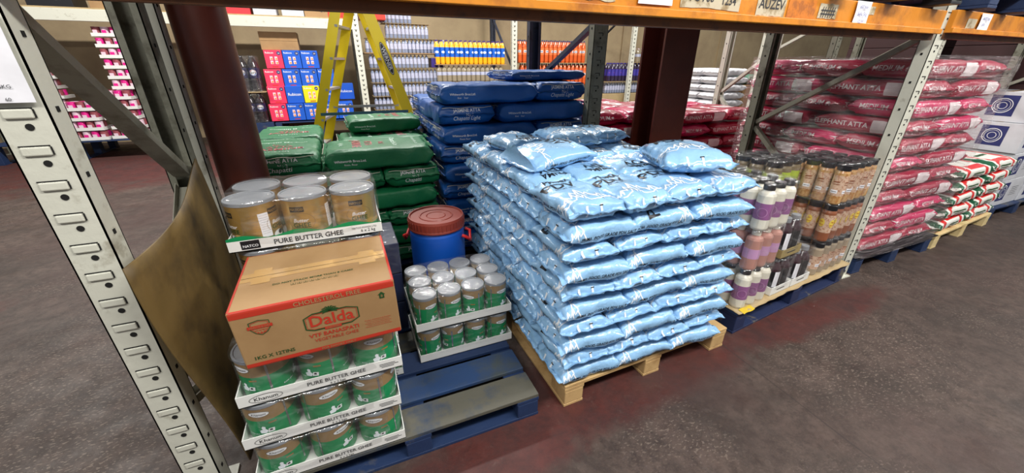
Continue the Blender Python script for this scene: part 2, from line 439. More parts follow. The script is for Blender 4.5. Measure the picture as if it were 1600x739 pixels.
def frame(label, x, yf, yr, h, m_f, m_r, wd=.09, braces=(), zig=None, shape='tick', flipr=-1, mr_shape='tick', dp=.065, bw=.038):
    r = rootempty('rack_upright_frame', label, 'rack upright', (x, 0, 0))
    p = post_mb(h, wd, dp, m_f, shape=shape).build('post', r, (0, yf, 0))
    mb = MB(); mb.box((0, .04, .004), (wd + .04, .12, .008), m_f); mb.build('foot_plate', p)
    q = post_mb(h, wd, dp, m_r, shape=mr_shape, flip=flipr).build('post', r, (0, yr, 0))
    mb = MB(); mb.box((0, -.04, .004), (wd + .04, .12, .008), m_r); mb.build('foot_plate', q)
    for (y0, z0, y1, z1) in braces:
        mb = MB(); d = Vector((0, y1 - y0, z1 - z0)); L = d.length; d.normalize(); n = Vector((0, -d.z, d.y))
        R = Matrix((d, Vector((1, 0, 0)), n)).transposed().to_4x4(); R.translation = Vector((0, (y0 + y1) / 2, (z0 + z1) / 2))
        mc = M_rackm if m_r is M_rackd else m_r
        mb.box((0, 0, 0), (L, bw, .003), mc, R)
        for s in (-1, 1): mb.box((0, s * bw / 2, .014), (L, .003, .03), mc, R)
        mb.build('diagonal_brace', r)
    return r, p

fl, near_post = frame('nearest rack upright, off-white with punched slots and a paper sticker', -.637, 1.2, 1.97, 2.6, M_rackw, M_rackd,
           braces=((1.27, 1.50, 1.91, .975), (1.27, .42, 1.91, .93), (1.27, .35, 1.91, .08)), shape='box', wd=.092, bw=.052)
# sticker on the near post
mb = MB(); mb.quadgrid(lambda u, v: (-.044 + .082 * u, -.0095 - .001 * sin(9 * v) * sin(6 * u), 1.318 + .17 * v), 8, 16, M_paper)
st = mb.build('paper_sticker', near_post); tag(st, 'torn white sticker with printed letters')
mb2 = MB()
def flat_text(mb, txt, m, x, z, y, width=None, height=None, bold=0, yaw=0):
    vs, fs, W, H = text_geo(txt, bold); k = width / W if width else height / H
    mb.add([(x + a * k, y, z + b * k) for a, b in vs], fs, m)
flat_text(mb2, 'LA F', M_black, -.006, 1.452, -.0112, height=.014)
flat_text(mb2, 'OUR 16KG', M_black, -.014, 1.350, -.0112, width=.05)
flat_text(mb2, '60', M_black, -.002, 1.325, -.0112, height=.007)
for i, wq in enumerate((2, 1, 3, 1, 2, 3, 1, 2)):
    mb2.box((-.04 + i * .0045, -.0112, 1.418), (.0009 * wq, .0004, .02), M_black)
    mb2.box((-.038 + i * .0035, -.0112, 1.394), (.0007 * wq, .0004, .011), M_black)
mb2.build('sticker_print', st)

frame('white slotted upright beside the maroon column behind the ghee tins', -.655, 2.13, 2.98, 2.6, M_rackw, M_rackd, shape='tick', flipr=-1, wd=.09)
frame('off-white upright between the bottles and the crimson flour stack', 3.12, 1.292, 2.30, 2.6, M_rackw, M_rackd,
      braces=((1.35, 1.53, 2.22, .95), (2.22, .93, 1.35, .22)), shape='tick')
frame('grey upright rising behind the salt sacks and the blue sacks', 1.62, 2.365, 3.40, 2.6, M_rackd, M_rackdark,
      braces=((2.43, 1.62, 3.33, 1.22), (3.33, 1.18, 2.43, .41)), wd=.105, shape='tick')
frame('light upright seen just past the dark maroon column', 4.22, 3.0, 3.62, 2.6, M_rackw, M_rackw, braces=((3.56, 1.1, 3.06, 1.5), (3.56, 1.05, 3.06, .6)))
frame('grey upright showing above the crimson flour sacks', 5.2, 3.0, 3.9, 2.6, M_rackd, M_rackw, braces=((3.84, 1.5, 3.06, 1.9), (3.84, 1.45, 3.06, 1.0)))
frame('rack upright at the far end of the aisle behind the white cartons', 7.0, 1.3, 2.2, 2.6, M_rackd, M_rackd, braces=((1.36, 1.2, 2.14, 1.75), (2.14, 1.2, 1.36, 1.7)))
frame('second grey upright beyond the crimson flour stack', 5.9, 2.4, 3.2, 2.6, M_rackw, M_rackd, braces=((2.46, 1.75, 3.14, 1.3),))
# far rack by the wall
fr1, _ = frame('white slotted upright behind the yellow ladder', .43, 8.0, 9.0, 3.2, M_rackw, M_rackd, wd=.12, shape='v', braces=((8.06, 1.9, 8.94, .7),))
frame('white slotted upright between the yellow and the orange bottles', 3.42, 8.0, 9.3, 3.2, M_rackw, M_rackdark, wd=.12, shape='v', braces=((9.25, 2.3, 8.1, 1.3),))
frame('white slotted upright in front of the purple bottles', 6.4, 8.0, 9.3, 3.2, M_rackw, M_rackdark, wd=.12, shape='v', braces=((9.25, 2.0, 8.1, 2.6),))
frame('off-white upright at the dim end of the far rack', -5.05, 8.0, 9.0, 3.2, M_rackw, M_rackd, wd=.12, shape='v')

# long orange beam, lip along its lower edge, with remains of labels
def beam(label, x0, x1, y, z0, z1, m, extra=None, dp=.05, tilt=.024):
    mb = MB(); L = x1 - x0; c = (x0 + x1) / 2
    mb.box((c, y + dp / 2, (z0 + z1) / 2), (L, dp, z1 - z0), m, bev=.003)
    mb.box((c, y - .004, z0 + .012), (L, .012, .024), m, bev=.002)
    if m is M_orange: mb.box((c, y + .035, z0 - .014), (L, .03, .030), M_lipshade)  # recessed lower lip, its shade put into the brown colour
    o = mb.build('rack_beam'); tag(o, label, 'rack beam'); o.rotation_euler.z = tilt
    return o
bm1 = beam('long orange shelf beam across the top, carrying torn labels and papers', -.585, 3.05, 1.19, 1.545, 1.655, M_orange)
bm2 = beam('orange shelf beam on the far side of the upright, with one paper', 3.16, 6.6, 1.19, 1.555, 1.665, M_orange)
def patch(par, x, z, wd, h, m, y=1.1885, seed=0, name='torn_label', label=None):
    random.seed(seed); n = 10; top = [(x - wd / 2 + wd * i / n, y - .0004, z + h / 2 * (1 - .15 * random.random())) for i in range(n + 1)]
    bot = [(x - wd / 2 + wd * i / n, y - .0004, z - h / 2 * (1 - .15 * random.random())) for i in range(n + 1)]
    vs = top + bot; fs = [(i, i + 1, n + 2 + i, n + 1 + i)[::-1] for i in range(n)]
    mb = MB(); mb.add(vs, fs, m); o = mb.build(name, par)
    if label: o['label'] = label
    return o, mb
def wr(par, items, y=1.187):
    mb = MB()
    for (t, x, z, wdh, m) in items: flat_text(mb, t, m, x, z, y, width=wdh, bold=.02)
    return mb.build('lettering', par)
M_ink = mat('blue_biro', (60, 74, 150), .6); M_mark = mat('marker_ink', (50, 50, 52), .6)
M_or2 = mat('darker_orange_paint', (206, 120, 34), .45, bump=(12, .3), var=(20, (170, 96, 34), .5, .6))
p1, _ = patch(bm1, .80, 1.612, .20, .07, M_cream, seed=1); wr(p1, [('| M U', .80, 1.63, .16, M_mark)])
p2, _ = patch(bm1, 1.33, 1.612, .30, .07, M_cream, seed=2); wr(p2, [('7C 700', 1.28, 1.615, .12, M_mark), ('1234', 1.42, 1.61, .07, M_mark)])
p3, _ = patch(bm1, 1.66, 1.607, .17, .08, M_cream, seed=3); wr(p3, [('AUZEV', 1.66, 1.612, .15, M_mark)])
patch(bm1, 1.85, 1.602, .18, .085, M_or2, seed=4)
p4, _ = patch(bm1, 2.03, 1.605, .13, .06, M_cream, seed=5); wr(p4, [('###', 2.03, 1.60, .1, M_mark)])
patch(bm1, .33, 1.607, .5, .08, M_or2, seed=6)
patch(bm1, 2.345, 1.622, .07, .035, M_cream, seed=8)
p5, _ = patch(bm2, 3.36, 1.605, .11, .05, M_cream, seed=7)
def price_paper(x, z, wd, h, lines, y, label, yaw=0):
    mb = MB(); mb.quadgrid(lambda u, v: (x - wd / 2 + wd * u, y - .002 - .004 * sin(pi * v) * sin(5 * u + 1), z - h / 2 + h * v), 10, 8, M_paper)
    o = mb.build('price_notice'); tag(o, label, 'paper notice'); o.rotation_euler.z = .024
    m2 = MB()
    for (t, dx, dz, w_) in lines: flat_text(m2, t, M_ink, x + dx, z + dz, y - .0075, width=w_)
    m2.build('handwriting', o)
price_paper(1.065, 1.622, .15, .085, [('£2.99', -.035, .012, .05), ('2 kg', .045, .012, .03)], 1.186, 'white paper with a handwritten price, taped above the salt sacks')
price_paper(2.275, 1.602, .115, .105, [('£20 box', -.005, .03, .06), ('Sella 5kg', -.005, 0, .07), ('12.99', 0, -.028, .04)], 1.186, 'white handwritten paper on the beam above the spice jars')
price_paper(3.50, 1.612, .135, .095, [('£8.99 bag', -.01, .02, .08), ('atta', -.02, -.008, .03)], 1.186, 'white handwritten paper on the beam beyond the slotted upright')

# rear beam and what stands on the shelf above
beam('plain rear shelf beam above the flour stacks', -.585, 2.95, 2.20, 1.648, 1.668, M_rackd, dp=.04)
beam('plain rear shelf beam at the far end', 3.2, 6.55, 2.22, 1.648, 1.668, M_rackd, dp=.04)

def pallet(name, label, L, D, m, m_edge=None, loc=(0, 0, 0), rz=0, H=.12, seed=0, tops=7, blocks=True, m_top=None, perim=False):
    """wooden pallet: deck boards, bearers, blocks, bottom boards; origin at the front left corner"""
    random.seed(seed); r = rootempty(name, label, 'pallet', loc, rz)
    m_edge = m_edge or m; bt = .018
    ws = [D / tops - .022] * tops; gap = (D - sum(ws)) / (tops - 1); y = 0
    for i in range(tops):
        mb = MB(); mt = (m_top or [m])[i % len(m_top or [m])]
        mb.box((L / 2, y + ws[i] / 2, H - bt / 2), (L + random.uniform(-.006, .006), ws[i], bt), mt, bev=.003)
        mb.build('deck_board', r); y += ws[i] + gap
    for x in (.05, L / 2, L - .05):
        mb = MB(); mb.box((x, D / 2, H - bt * 1.5), (.1, D, bt), m_edge, bev=.002); mb.build('bearer', r)
        for yy in (.06, D / 2, D - .06):
            mb = MB(); mb.box((x, yy, (H - 2 * bt + .014) / 2), (.095, .12, H - 2 * bt - .014), m_edge, bev=.004); mb.build('block', r)
    if perim:
        for yy in (.05, D - .05):
            mb = MB(); mb.box((L / 2, yy, .007), (L, .1, .014), m_edge, bev=.002); mb.build('bottom_board', r)
    else:
        for x in (.05, L / 2, L - .05):
            mb = MB(); mb.box((x, D / 2, .007), (.1, D, .014), m_edge, bev=.002); mb.build('bottom_board', r)
    return r

for k, (x, lab, m) in enumerate(((-.35, 'dark pallet on the shelf over the ghee tins', M_dblueP), (.85, 'dark pallet on the shelf over the salt sacks', M_dblueP), (1.98, 'dark grey pallet edge showing above the beam near the upright', M_steelc), (3.2, 'blue pallet on the shelf above the crimson flour stack', M_blueP))):
    pallet('shelf_pallet', lab, .95, 1.0, m, loc=(x, 1.20 if k < 2 else 1.185, 1.669), seed=k, H=.11, tops=5)
    mb = MB(); mb.box((x + .47, 1.72, 1.78 + .3), (.9, .94, .58), M_card, bev=.004); mb.box((x + .47, 1.72, 1.78 + .592), (.06, .95, .003), M_tape)
    tag(mb.build('shelf_carton'), ['brown carton on the shelf over the ghee tins', 'brown carton on the shelf over the salt sacks', 'brown carton on the dark grey shelf pallet', 'brown carton on the blue shelf pallet'][k], 'carton')

# painted columns
def column(label, x, y, r, sq=False):
    mb = MB()
    if sq:
        mb.box((x, y, 2), (r * 2, .02, 4), M_column, bev=.003); mb.box((x, y + .22, 2), (r * 2, .02, 4), M_column, bev=.003); mb.box((x, y + .11, 2), (.014, .21, 4), M_column)
    else:
        mb.lathe([(r, 0), (r, 4)], M_column, 40, Matrix.Translation((x, y, 0)))
        mb.lathe([(r + .03, 0), (r + .03, .012), (r, .012)], M_column, 40, Matrix.Translation((x, y, 0)))
    o = mb.build('building_column'); tag(o, label, 'column')
    return o
column('round maroon column standing behind the ghee tins', -.50, 2.24, .105)
column('flat maroon steel column behind the salt sacks', 2.27, 2.33, .15, True)

# bent brown board tucked inside the rack end
mb = MB()
def board(u, v):
    y = 1.09 + .15 * (1 - v) ** 1.3 + u * (.78 - .1 * (1 - v)); z = .07 + (.88 + .10 * u - .03 * sin(pi * u)) * v
    x = -.545 + .035 * (1 - v) + .022 * sin(pi * u * 1.2 + .6) * v + .008 * sin(6 * v + 3 * u)
    return x, y, z
mb.quadgrid(board, 16, 22, M_board)
o = mb.build('brown_board'); tag(o, 'dirty brown bent board wedged between the upright and the ghee tins', 'board')
md = o.modifiers.new('s', 'SOLIDIFY'); md.thickness = .005

# ------------------------------------------------------------------ ghee pallet
pallet('ghee_pallet', 'scuffed blue pallet under the ghee tins and the drum', 1.02, 1.12, M_blueP3, M_blueP, loc=(-.44, 1.07, 0), seed=3, tops=7,
       m_top=[M_blueP2, M_blueP3, M_blueP], perim=True)

M_film = film_mat('shrink_film', body=.05, gloss=.13, streak=(4, 4, 10), rough=.09, bs=.45)
M_film2 = film_mat('shrink_film_small', body=.05, gloss=.06, streak=(8, 8, 20), rough=.1, bs=.4)

def tin_mesh(r, h, bands, deco=None, n=40):
    """bands: [(z0,z1,mat)...]"""
    mb = MB(); prof = [(r * .96, 0), (r, .004)]; ms = [M_silver]
    for (z0, z1, m) in bands: prof.append((r, z1)); ms.append(m)
    prof += [(r * 1.0, h - .006), (0, h - .006)]; ms += [M_silver, M_silver]
    mb.lathe(prof, ms, n)
    sk = Skin(mb)
    if deco: deco(sk)
    return mb
def tin_lid(r, h, m=M_lid, n=40):
    mb = MB(); mb.lathe([(r * 1.025, h - .012), (r * 1.03, h - .001), (r * 1.01, h + .001), (r * .95, h + .0005), (r * .93, h - .003), (0, h - .003)], m, n)
    return mb
def radial(a): return (cos(a - pi / 2), sin(a - pi / 2), 0)          # a=0 faces -y
def lab(sk, a, z, r):
    N = radial(a); X = (-N[1], N[0], 0); return ((N[0] * r, N[1] * r, z), X, (0, 0, 1), N)

def natco(sk):
    for a in (0, 2.1, 4.2):
        L = lab(sk, a, .118, .0755); sk.rect(.046, .019, M_black, *L, off=.0006); sk.text('NATCO', M_gold, *L, width=.040, bold=.02, off=.0012)
        L = lab(sk, a + .1, .078, .077); sk.text('Butter', M_white, *L, height=.013, bold=.01, shear=.3, off=.0014)
        L = lab(sk, a + .1, .060, .077); sk.text('GHEE', M_greenp, *L, width=.055, bold=.01)
        L = lab(sk, a + .1, .072, .077); sk.ell(.042, .034, M_tan, *L, ring=.0012, off=.0008)
        L = lab(sk, a, .03, .077); sk.ell(.02, .014, M_white, *L, off=.0009); L = lab(sk, a + .12, .034, .077); sk.ell(.010, .008, M_black, *L, off=.0013)
        L = lab(sk, a + 1.15, .1, .077)
        for i in range(4): sk.text('Pure ghee made from butter', M_tan, *lab(sk, a + 1.15, .115 - i * .011, .077), width=.036)
    sk.rect(.032, .085, M_paper, *lab(sk, 1.55, .075, .077), off=.0007)
    for i in range(9): sk.text('nutrition per portion', M_black, *lab(sk, 1.55, .11 - i * .008, .077), width=.026)
def khanum(sk, r=.077, k=1.0):
    for a in (0, 2.1, 4.2):
        L = lab(sk, a, .118 * k, r); sk.ell(.030 * k, .011 * k, M_white, *L, off=.0008); sk.ell(.030 * k, .011 * k, M_black, *L, ring=.001, off=.0011)
        sk.text('Khanum', M_black, *L, width=.042 * k, shear=.35, off=.0014)
        L = lab(sk, a + .05, .052 * k, r)                                  # milkmaid and cow
        sk.poly([(x * k, y * k) for x, y in ((-.012, -.014), (.004, -.014), (.010, -.004), (.004, .004), (.005, .012), (-.002, .016), (-.007, .010), (-.004, .003), (-.014, -.002))], M_saltw, *L)
        sk.poly([(x * k, y * k) for x, y in ((.008, -.012), (.026, -.012), (.028, .002), (.012, .003))], M_white, *L)
        sk.poly([(x * k, y * k) for x, y in ((.014, -.006), (.022, -.006), (.021, .001), (.015, .0))], M_black, *L, off=.0016)
        sk.rect(.022 * k, .006 * k, M_gold, *lab(sk, a + .42, .078 * k, r), off=.001)
        sk.text('butter ghee', M_saltw, *lab(sk, a - .4, .035 * k, r), width=.034 * k)
        sk.rect(.006 * k, .11 * k, M_silver, *lab(sk, a + 1.0, .08 * k, r), off=.0009)

def make_tin(name, label, cat, r, h, bands, deco, lidm=M_lid):
    b = tin_mesh(r, h, bands, deco).build(name); tag(b, label, cat)
    tin_lid(r, h, lidm).build('lid', b)
    return Proto(b)
T_nat = make_tin('butter_ghee_tin', 'x', 'tin', .0755, .160, [(0, .03, M_grn), (0, .154, M_gold)], natco)
T_kha = make_tin('ghee_tin', 'x', 'tin', .0745, .152, [(0, .09, M_grn), (0, .146, M_tan)], khanum)
T_sm = make_tin('small_ghee_tin', 'x', 'tin', .0518, .158, [(0, .105, M_grn), (0, .152, M_tan)], lambda s: khanum(s, .0535, .95))

def tray_mb(L, D, lip, m, side=None):
    mb = MB(); t = .003; side = side or lip
    mb.box((L / 2, D / 2, t / 2), (L, D, t), m)
    for y in (t / 2, D - t / 2): mb.box((L / 2, y, lip / 2), (L, t, lip), m)
    for x in (t / 2, L - t / 2): mb.box((x, D / 2, side / 2), (t, D - 2 * t, side), m)
    return mb
def film_shell(L, D, z0, z1, r, m, nx=3, ny=2, seed=0, pinch=.014):
    """film stretched from the tray lip over the lids, sagging between them"""
    mb = MB(); N = 72; K = 12
    def per(a):           # rounded rectangle outline
        rr = r * .95; hx, hy = L / 2 - rr + .0035, D / 2 - rr + .0035; c, s = cos(a), sin(a); e = .42
        x = (abs(c) ** e) * (1 if c > 0 else -1) * (hx + rr); y = (abs(s) ** e) * (1 if s > 0 else -1) * (hy + rr)
        return x, y
    def fn(u, v):
        a = 2 * pi * u; x, y = per(a)
        if v <= .6:
            q = v / .6; z = z0 + (z1 - z0) * q; k = 1 + .004
            w_ = pinch * sin(pi * q) ** .7
            ph = .5 - .5 * cos(2 * pi * nx * (x / L + .5)) if abs(y) > D * .46 else .5 - .5 * cos(2 * pi * ny * (y / D + .5))
            kk = w_ * (1 - ph) + .0025 * noise.noise(Vector((x * 14, y * 14, z * 20 + seed)))
            l = sqrt(x * x + y * y); return x * (k - kk / l) + L / 2, y * (k - kk / l) + D / 2, z
        q = (v - .6) / .4; k = 1 - q * .999
        X, Y = x * k, y * k
        sag = .012 * (abs(sin(pi * nx * (X / L + .5) + 0)) < .35) * (1 if q > .05 else 0) + .002 * noise.noise(Vector((X * 40, Y * 40, seed)))
        return X + L / 2, Y + D / 2, z1 + .007 - sag * .35 + .002 * noise.noise(Vector((X * 22, Y * 22, seed + 3)))
    mb.quadgrid(fn, N, 30, m)
    return mb
def flat_on_tray(par, items, y=-.0006):
    mb = MB()
    for it in items:
        t, x, z, wd, m = it[:5]; flat_text(mb, t, m, x, z, y, width=wd, bold=it[5] if len(it) > 5 else 0)
    return mb.build('tray_print', par)

def ring_flat(mb, x, z, a, b, wd, m, y, n=28, fill=False):
    vs = []
    for k in range(n):
        t = 2 * pi * k / n; vs += [(x + a * cos(t), y, z + b * sin(t)), (x + (a - wd) * cos(t), y, z + (b - wd) * sin(t))]
    mb.add(vs, [(2 * k, (2 * k + 2) % (2 * n), (2 * k + 3) % (2 * n), 2 * k + 1) for k in range(n)], m)

# Khanum stack: three trays of 3 x 2 tins
WORDL = ['bottom', 'middle', 'top']
for k, (x0, z) in enumerate(((-.452, .12), (-.448, .287), (-.425, .452))):
    L = .478; D = .318; y0 = 1.072 + .004 * k
    tr = tray_mb(L, D, .043, M_tray, .043).build('ghee_tray', None, (x0, y0, z + .001))
    tag(tr, 'white butter ghee tray, %s of the three under the brown carton' % WORDL[k], 'tray', 'white trays of the green ghee tins')
    m2 = MB(); flat_text(m2, 'PURE BUTTER GHEE', M_mark, .275, .026, -.0012, width=.172, bold=.01)
    flat_text(m2, '6 x 2 kge', M_black, .275, .009, -.0012, width=.045)
    flat_text(m2, 'Khanum', M_black, .075, .021, -.0012, width=.062, bold=.0)
    ring_flat(m2, .075, .021, .045, .015, .0015, M_black, -.0012)
    m2.box((.43, -.0009, .028), (.05, .0006, .0016), M_mark); m2.box((.435, -.0009, .022), (.06, .0006, .0016), M_mark); m2.box((.43, -.0009, .016), (.04, .0006, .0016), M_mark)
    m2.build('tray_print', tr)
    film_shell(L, D, .02, .158, .075, M_film, seed=k).build('shrink_film', tr)
    for i in range(3):
        for j in range(2):
            T_kha((x0 + .079 + i * .160, y0 + .081 + j * .157, z + .0045), [.0, .55, -.25, .3, 1.3, -.6][(i + 3 * j + 2 * k) % 6],
                  'green ghee tin in the %s tray under the brown carton, %s row, %s along' % (WORDL[k], ['front', 'rear'][j], ORD[i]), 'green ghee tins')

# Natco stack behind it: five trays
for k in range(5):
    z = .12 + .1735 * k; L = .49; D = .322; x0 = -.422; y0 = 1.405 + .003 * k; top = k == 4
    tr = tray_mb(L, D, .040, M_tray, .04).build('butter_ghee_tray', None, (x0, y0, z + .001))
    tag(tr, 'white printed tray holding the gold butter ghee tins behind the brown carton' if top else 'white ghee tray, %s from the floor behind the brown carton' % ORD[k], 'tray', 'white trays of the gold ghee tins')
    m2 = MB(); flat_text(m2, 'PURE BUTTER GHEE', M_black, .245, .021, -.0012, width=.22, bold=.03)
    flat_text(m2, 'NATCO FOODS LTD', M_black, .428, .028, -.0012, width=.085); flat_text(m2, '6 x 2 kg', M_black, .44, .015, -.0012, width=.05)
    m2.box((.065, -.0009, .022), (.055, .0006, .03), M_black); flat_text(m2, 'NATCO', M_white, .065, .018, -.0016, width=.045, bold=.02)
    m2.build('tray_print', tr)
    # green wave along the tray's upper edge
    m3 = MB(); n = 40
    vs = [(L * i / n, -.0004, .040) for i in range(n + 1)] + [(L * i / n, -.0004, .040 + .007 * (1 + sin(i * .45)) + .002) for i in range(n + 1)]
    m3.add(vs, [(i, i + 1, n + 2 + i, n + 1 + i) for i in range(n)], M_grn2 if 'M_grn2' in globals() else M_grn); m3.build('green_card_edge', tr)
    film_shell(L, D, .02, .166, .075, M_film, seed=10 + k).build('shrink_film', tr)
    for i in range(3):
        for j in range(2):
            if not top and i == 1: continue
            T_nat((x0 + .080 + i * .164, y0 + .081 + j * .159, z + .0045), [-1.0, -.3, .05, .3, 1.3, .1][i + 3 * j],
                  'gold ghee tin with frosted lid, %s row of the top tray, %s along' % (['front', 'rear'][j], ORD[i]) if top else
                  'gold ghee tin in the %s tray up behind the carton, %s row, %s' % (ORD[k], ['front', 'rear'][j], 'column side' if i == 0 else 'drum side'), 'gold ghee tins')

# two trays of small tins by the drum
for k in range(2):
    z = .12 + .174 * k; L = .456; D = .345; x0 = .152 - .002 * k; y0 = 1.44
    tr = tray_mb(L, D, .042, M_tray, .042).build('small_tin_tray', None, (x0, y0, z + .001)); tag(tr, 'plain white tray of twelve small green tins, %s of the pair by the blue drum' % ['lower', 'upper'][k], 'tray', 'white trays of small tins')
    film_shell(L, D, .03, .163, .055, M_film2, 4, 3, seed=20 + k, pinch=.01).build('shrink_film', tr)
    for i in range(4):
        for j in range(3):
            T_sm((x0 + .058 + i * .1125, y0 + .059 + j * .1125, z + .0045), random.uniform(-.8, .8), 'small green ghee tin in the %s tray by the drum, %s row, %s along' % (['lower', 'upper'][k], ORD[j], ORD[i]), 'small green ghee tins')

# brown carton tipped on top of the green tins
W, D, H = .426, .330, .192
mb = MB(); mb.box((0, 0, H / 2), (W, D, H), M_card, bev=.004)
sk = Skin(mb)
FR = lambda x, z: ((x, -D / 2, z), (1, 0, 0), (0, 0, 1), (0, -1, 0))
sk.rect(W * .985, .020, M_redp, *FR(0, H - .012)); sk.rect(W * .985, .014, M_redp, *FR(0, .009))
for s, N_ in ((-1, (-1, 0, 0)), (1, (1, 0, 0))):
    for zz, hh in ((H - .012, .02), (.009, .014)): sk.rect(D * .98, hh, M_redp, (s * W / 2, 0, zz), (0, 1, 0), (0, 0, 1), N_)
TP = lambda x, y: ((x, y, H), (1, 0, 0), (0, 1, 0), (0, 0, 1))
for s in (-1, 1): sk.rect(.006, D * .98, M_redp, *TP(s * (W / 2 - .004), 0))
sk.rect(W * .97, .005, M_redp, *TP(0, -D / 2 + .003)); sk.rect(W * .97, .004, M_redp, *TP(0, D / 2 - .003))
sk.rect(W * .96, .0015, M_hole, *TP(0, .01), off=.0012); sk.rect(W * .97, .05, M_tape, *TP(0, .012), off=.0006)
for s in (-1, 1): sk.rect(.05, .09, M_tape, *TP(s * .15, .012), off=.0010)
sk.text('DO NOT STACK MORE THAN 8 CASES', M_greenp, *TP(-.005, -.055), width=.22, bold=.02)
for i in range(8): sk.rect(.012, .010, M_greenp, *TP(-.06 + i * .0165, -.073), off=.0009); sk.rect(.0105, .0085, M_card, *TP(-.06 + i * .0165, -.073), off=.0012); sk.text('8', M_greenp, *TP(-.06 + i * .0165, -.073), height=.006, off=.0015)
sk.text('CHOLESTEROL FREE', M_card, *FR(.03, H - .0125), width=.175, bold=.02, off=.0016)
sk.text('Dalda', M_redp, *FR(.028, .110), width=.118, bold=.045)
oct_ = [(-.070, -.021), (-.070, .016), (-.045, .028), (.045, .028), (.074, .019), (.074, -.016), (.05, -.029), (-.05, -.029)]
O_ = FR(.026, .108)
sk.stroke(oct_, .0035, M_greenp, *O_, close=True, off=.001); sk.stroke([(x * .94, y * .88) for x, y in oct_], .0012, M_redp, *O_, close=True, off=.001)
for a in range(-4, 5):                                                   # palm fronds
    t = pi / 2 + a * .42; L_ = .026 if abs(a) < 4 else .02
    sk.stroke([(0, .026), (cos(t) * L_ * .6, .026 + sin(t) * L_ * .6 + .002), (cos(t) * L_, .026 + sin(t) * L_ * .75 - .002)], .005, M_greenp, *O_, taper=True, step=.004, off=.0011)
sk.rect(.045, .009, M_redp, *FR(.026, .079), off=.0016); sk.text('FORTIFIED', M_card, *FR(.026, .079), width=.035, off=.0022)
sk.text('VTF BANASPATI', M_redp, *FR(.026, .061), width=.135, bold=.02); sk.text('VEGETABLE GHEE', M_redp, *FR(.03, .043), width=.12, bold=.0)
sk.text('FOR EXPORT ONLY', M_card, *FR(.03, .0095), width=.095, bold=.02, off=.0016)
sk.text('1KG X 12TINS', M_greenp, *FR(-.135, .032), width=.10, bold=.025)
sh = [(-.024, .018), (0, .023), (.024, .018), (.024, -.004), (.014, -.018), (0, -.026), (-.014, -.018), (-.024, -.004)]
O2 = FR(-.148, .132); sk.stroke(sh, .002, M_greenp, *O2, close=True); sk.stroke([(x * .85, y * .85) for x, y in sh], .0012, M_redp, *O2, close=True)
sk.rect(.060, .010, M_redp, *FR(-.148, .134), off=.0014); sk.text('HEALTH & DIET', M_card, *FR(-.148, .134), width=.05, off=.002)
sk.text('VITAMINS', M_redp, *FR(-.148, .123), width=.03); sk.text('A & D', M_redp, *FR(-.148, .115), width=.022, bold=.02)
O3 = FR(.172, .150); sk.poly([(-.007, -.012), (.007, -.012), (.007, .001), (.011, .001), (0, .011), (-.011, .001), (-.007, .001)], M_greenp, *O3); sk.text('8', M_card, *FR(.172, .147), height=.009, off=.002)
for i in range(5): sk.text('Product of United Arab Emirates', M_redp, *FR(.150, .070 - i * .006), width=.075 - .01 * (i % 2))
dal = mb.build('brown_ghee_carton'); tag(dal, 'brown cardboard carton with red bands, tipped on the green ghee tins', 'carton')
dal.location = (-.150, 1.218, .618); dal.rotation_euler = (radians(1.8), radians(-1.0), radians(.3))

M_film3n = film_mat('carton_film', body=.03, gloss=.06, streak=(8, 8, 8), rough=.15, bs=.3)
# navy cartons under film and the drum
for k in range(3):
    z = .121 + k * .165
    mb = MB(); mb.box((0, 0, .08), (.40, .29, .16), M_navy, bev=.003); mb.box((0, 0, .1605), (.05, .29, .0008), M_navy)
    o = mb.build('navy_carton', None, (-.055, 1.885, z)); tag(o, ['dark navy carton at the bottom of the stack by the drum', 'dark navy carton in the middle of the stack by the drum', 'dark navy film-wrapped carton beside the red-lidded drum'][k], 'carton', 'navy cartons')
    if k == 2:
        m2 = MB(); m2.box((0, 0, .081), (.404, .294, .165), M_film3n, bev=.004); m2.build('shrink_film', o)

dr = rootempty('storage_drum', 'blue plastic drum with a terracotta screw lid beside the salt sacks', 'drum', (.385, 1.995, .121))
R = .150
mb = MB(); mb.lathe([(0, 0), (R * .93, 0), (R * .985, .02), (R, .06), (R, .40), (R * .99, .425), (R * .93, .445), (R * .93, .47)], M_drum, 48)
mb.lathe([(R * 1.0, .20), (R * 1.012, .205), (R * 1.012, .215), (R, .22)], M_drum, 48); mb.build('drum_body', dr)
mb = MB(); mb.lathe([(R * .97, .448), (R * 1.03, .450), (R * 1.035, .456), (R * 1.015, .463), (R * 1.02, .500), (R * .99, .512), (R * .95, .512), (R * .92, .504), (R * .62, .504), (R * .60, .508), (R * .57, .508), (R * .55, .504), (R * .36, .504), (R * .34, .507), (R * .32, .504), (0, .504)], M_lidred, 56)
for i in range(44):
    a = 2 * pi * i / 44; mb.box((R * 1.018 * cos(a), R * 1.018 * sin(a), .482), (.006, .006, .034), M_lidred, rot=Matrix.Rotation(a, 4, 'Z'))
mb.build('screw_lid', dr)
for a in (-.45, pi - .45):
    mb = MB(); c = Vector((cos(a), sin(a), 0)); s_ = Vector((-sin(a), cos(a), 0))
    mb.tube([c * R + s_ * -.05 + Vector((0, 0, .41)), c * (R + .025) + s_ * -.05 + Vector((0, 0, .40)), c * (R + .035) + Vector((0, 0, .36)) + s_ * 0, c * (R + .025) + s_ * .05 + Vector((0, 0, .40)), c * R + s_ * .05 + Vector((0, 0, .41))], .009, M_redpl)
    mb.build('handle', dr)

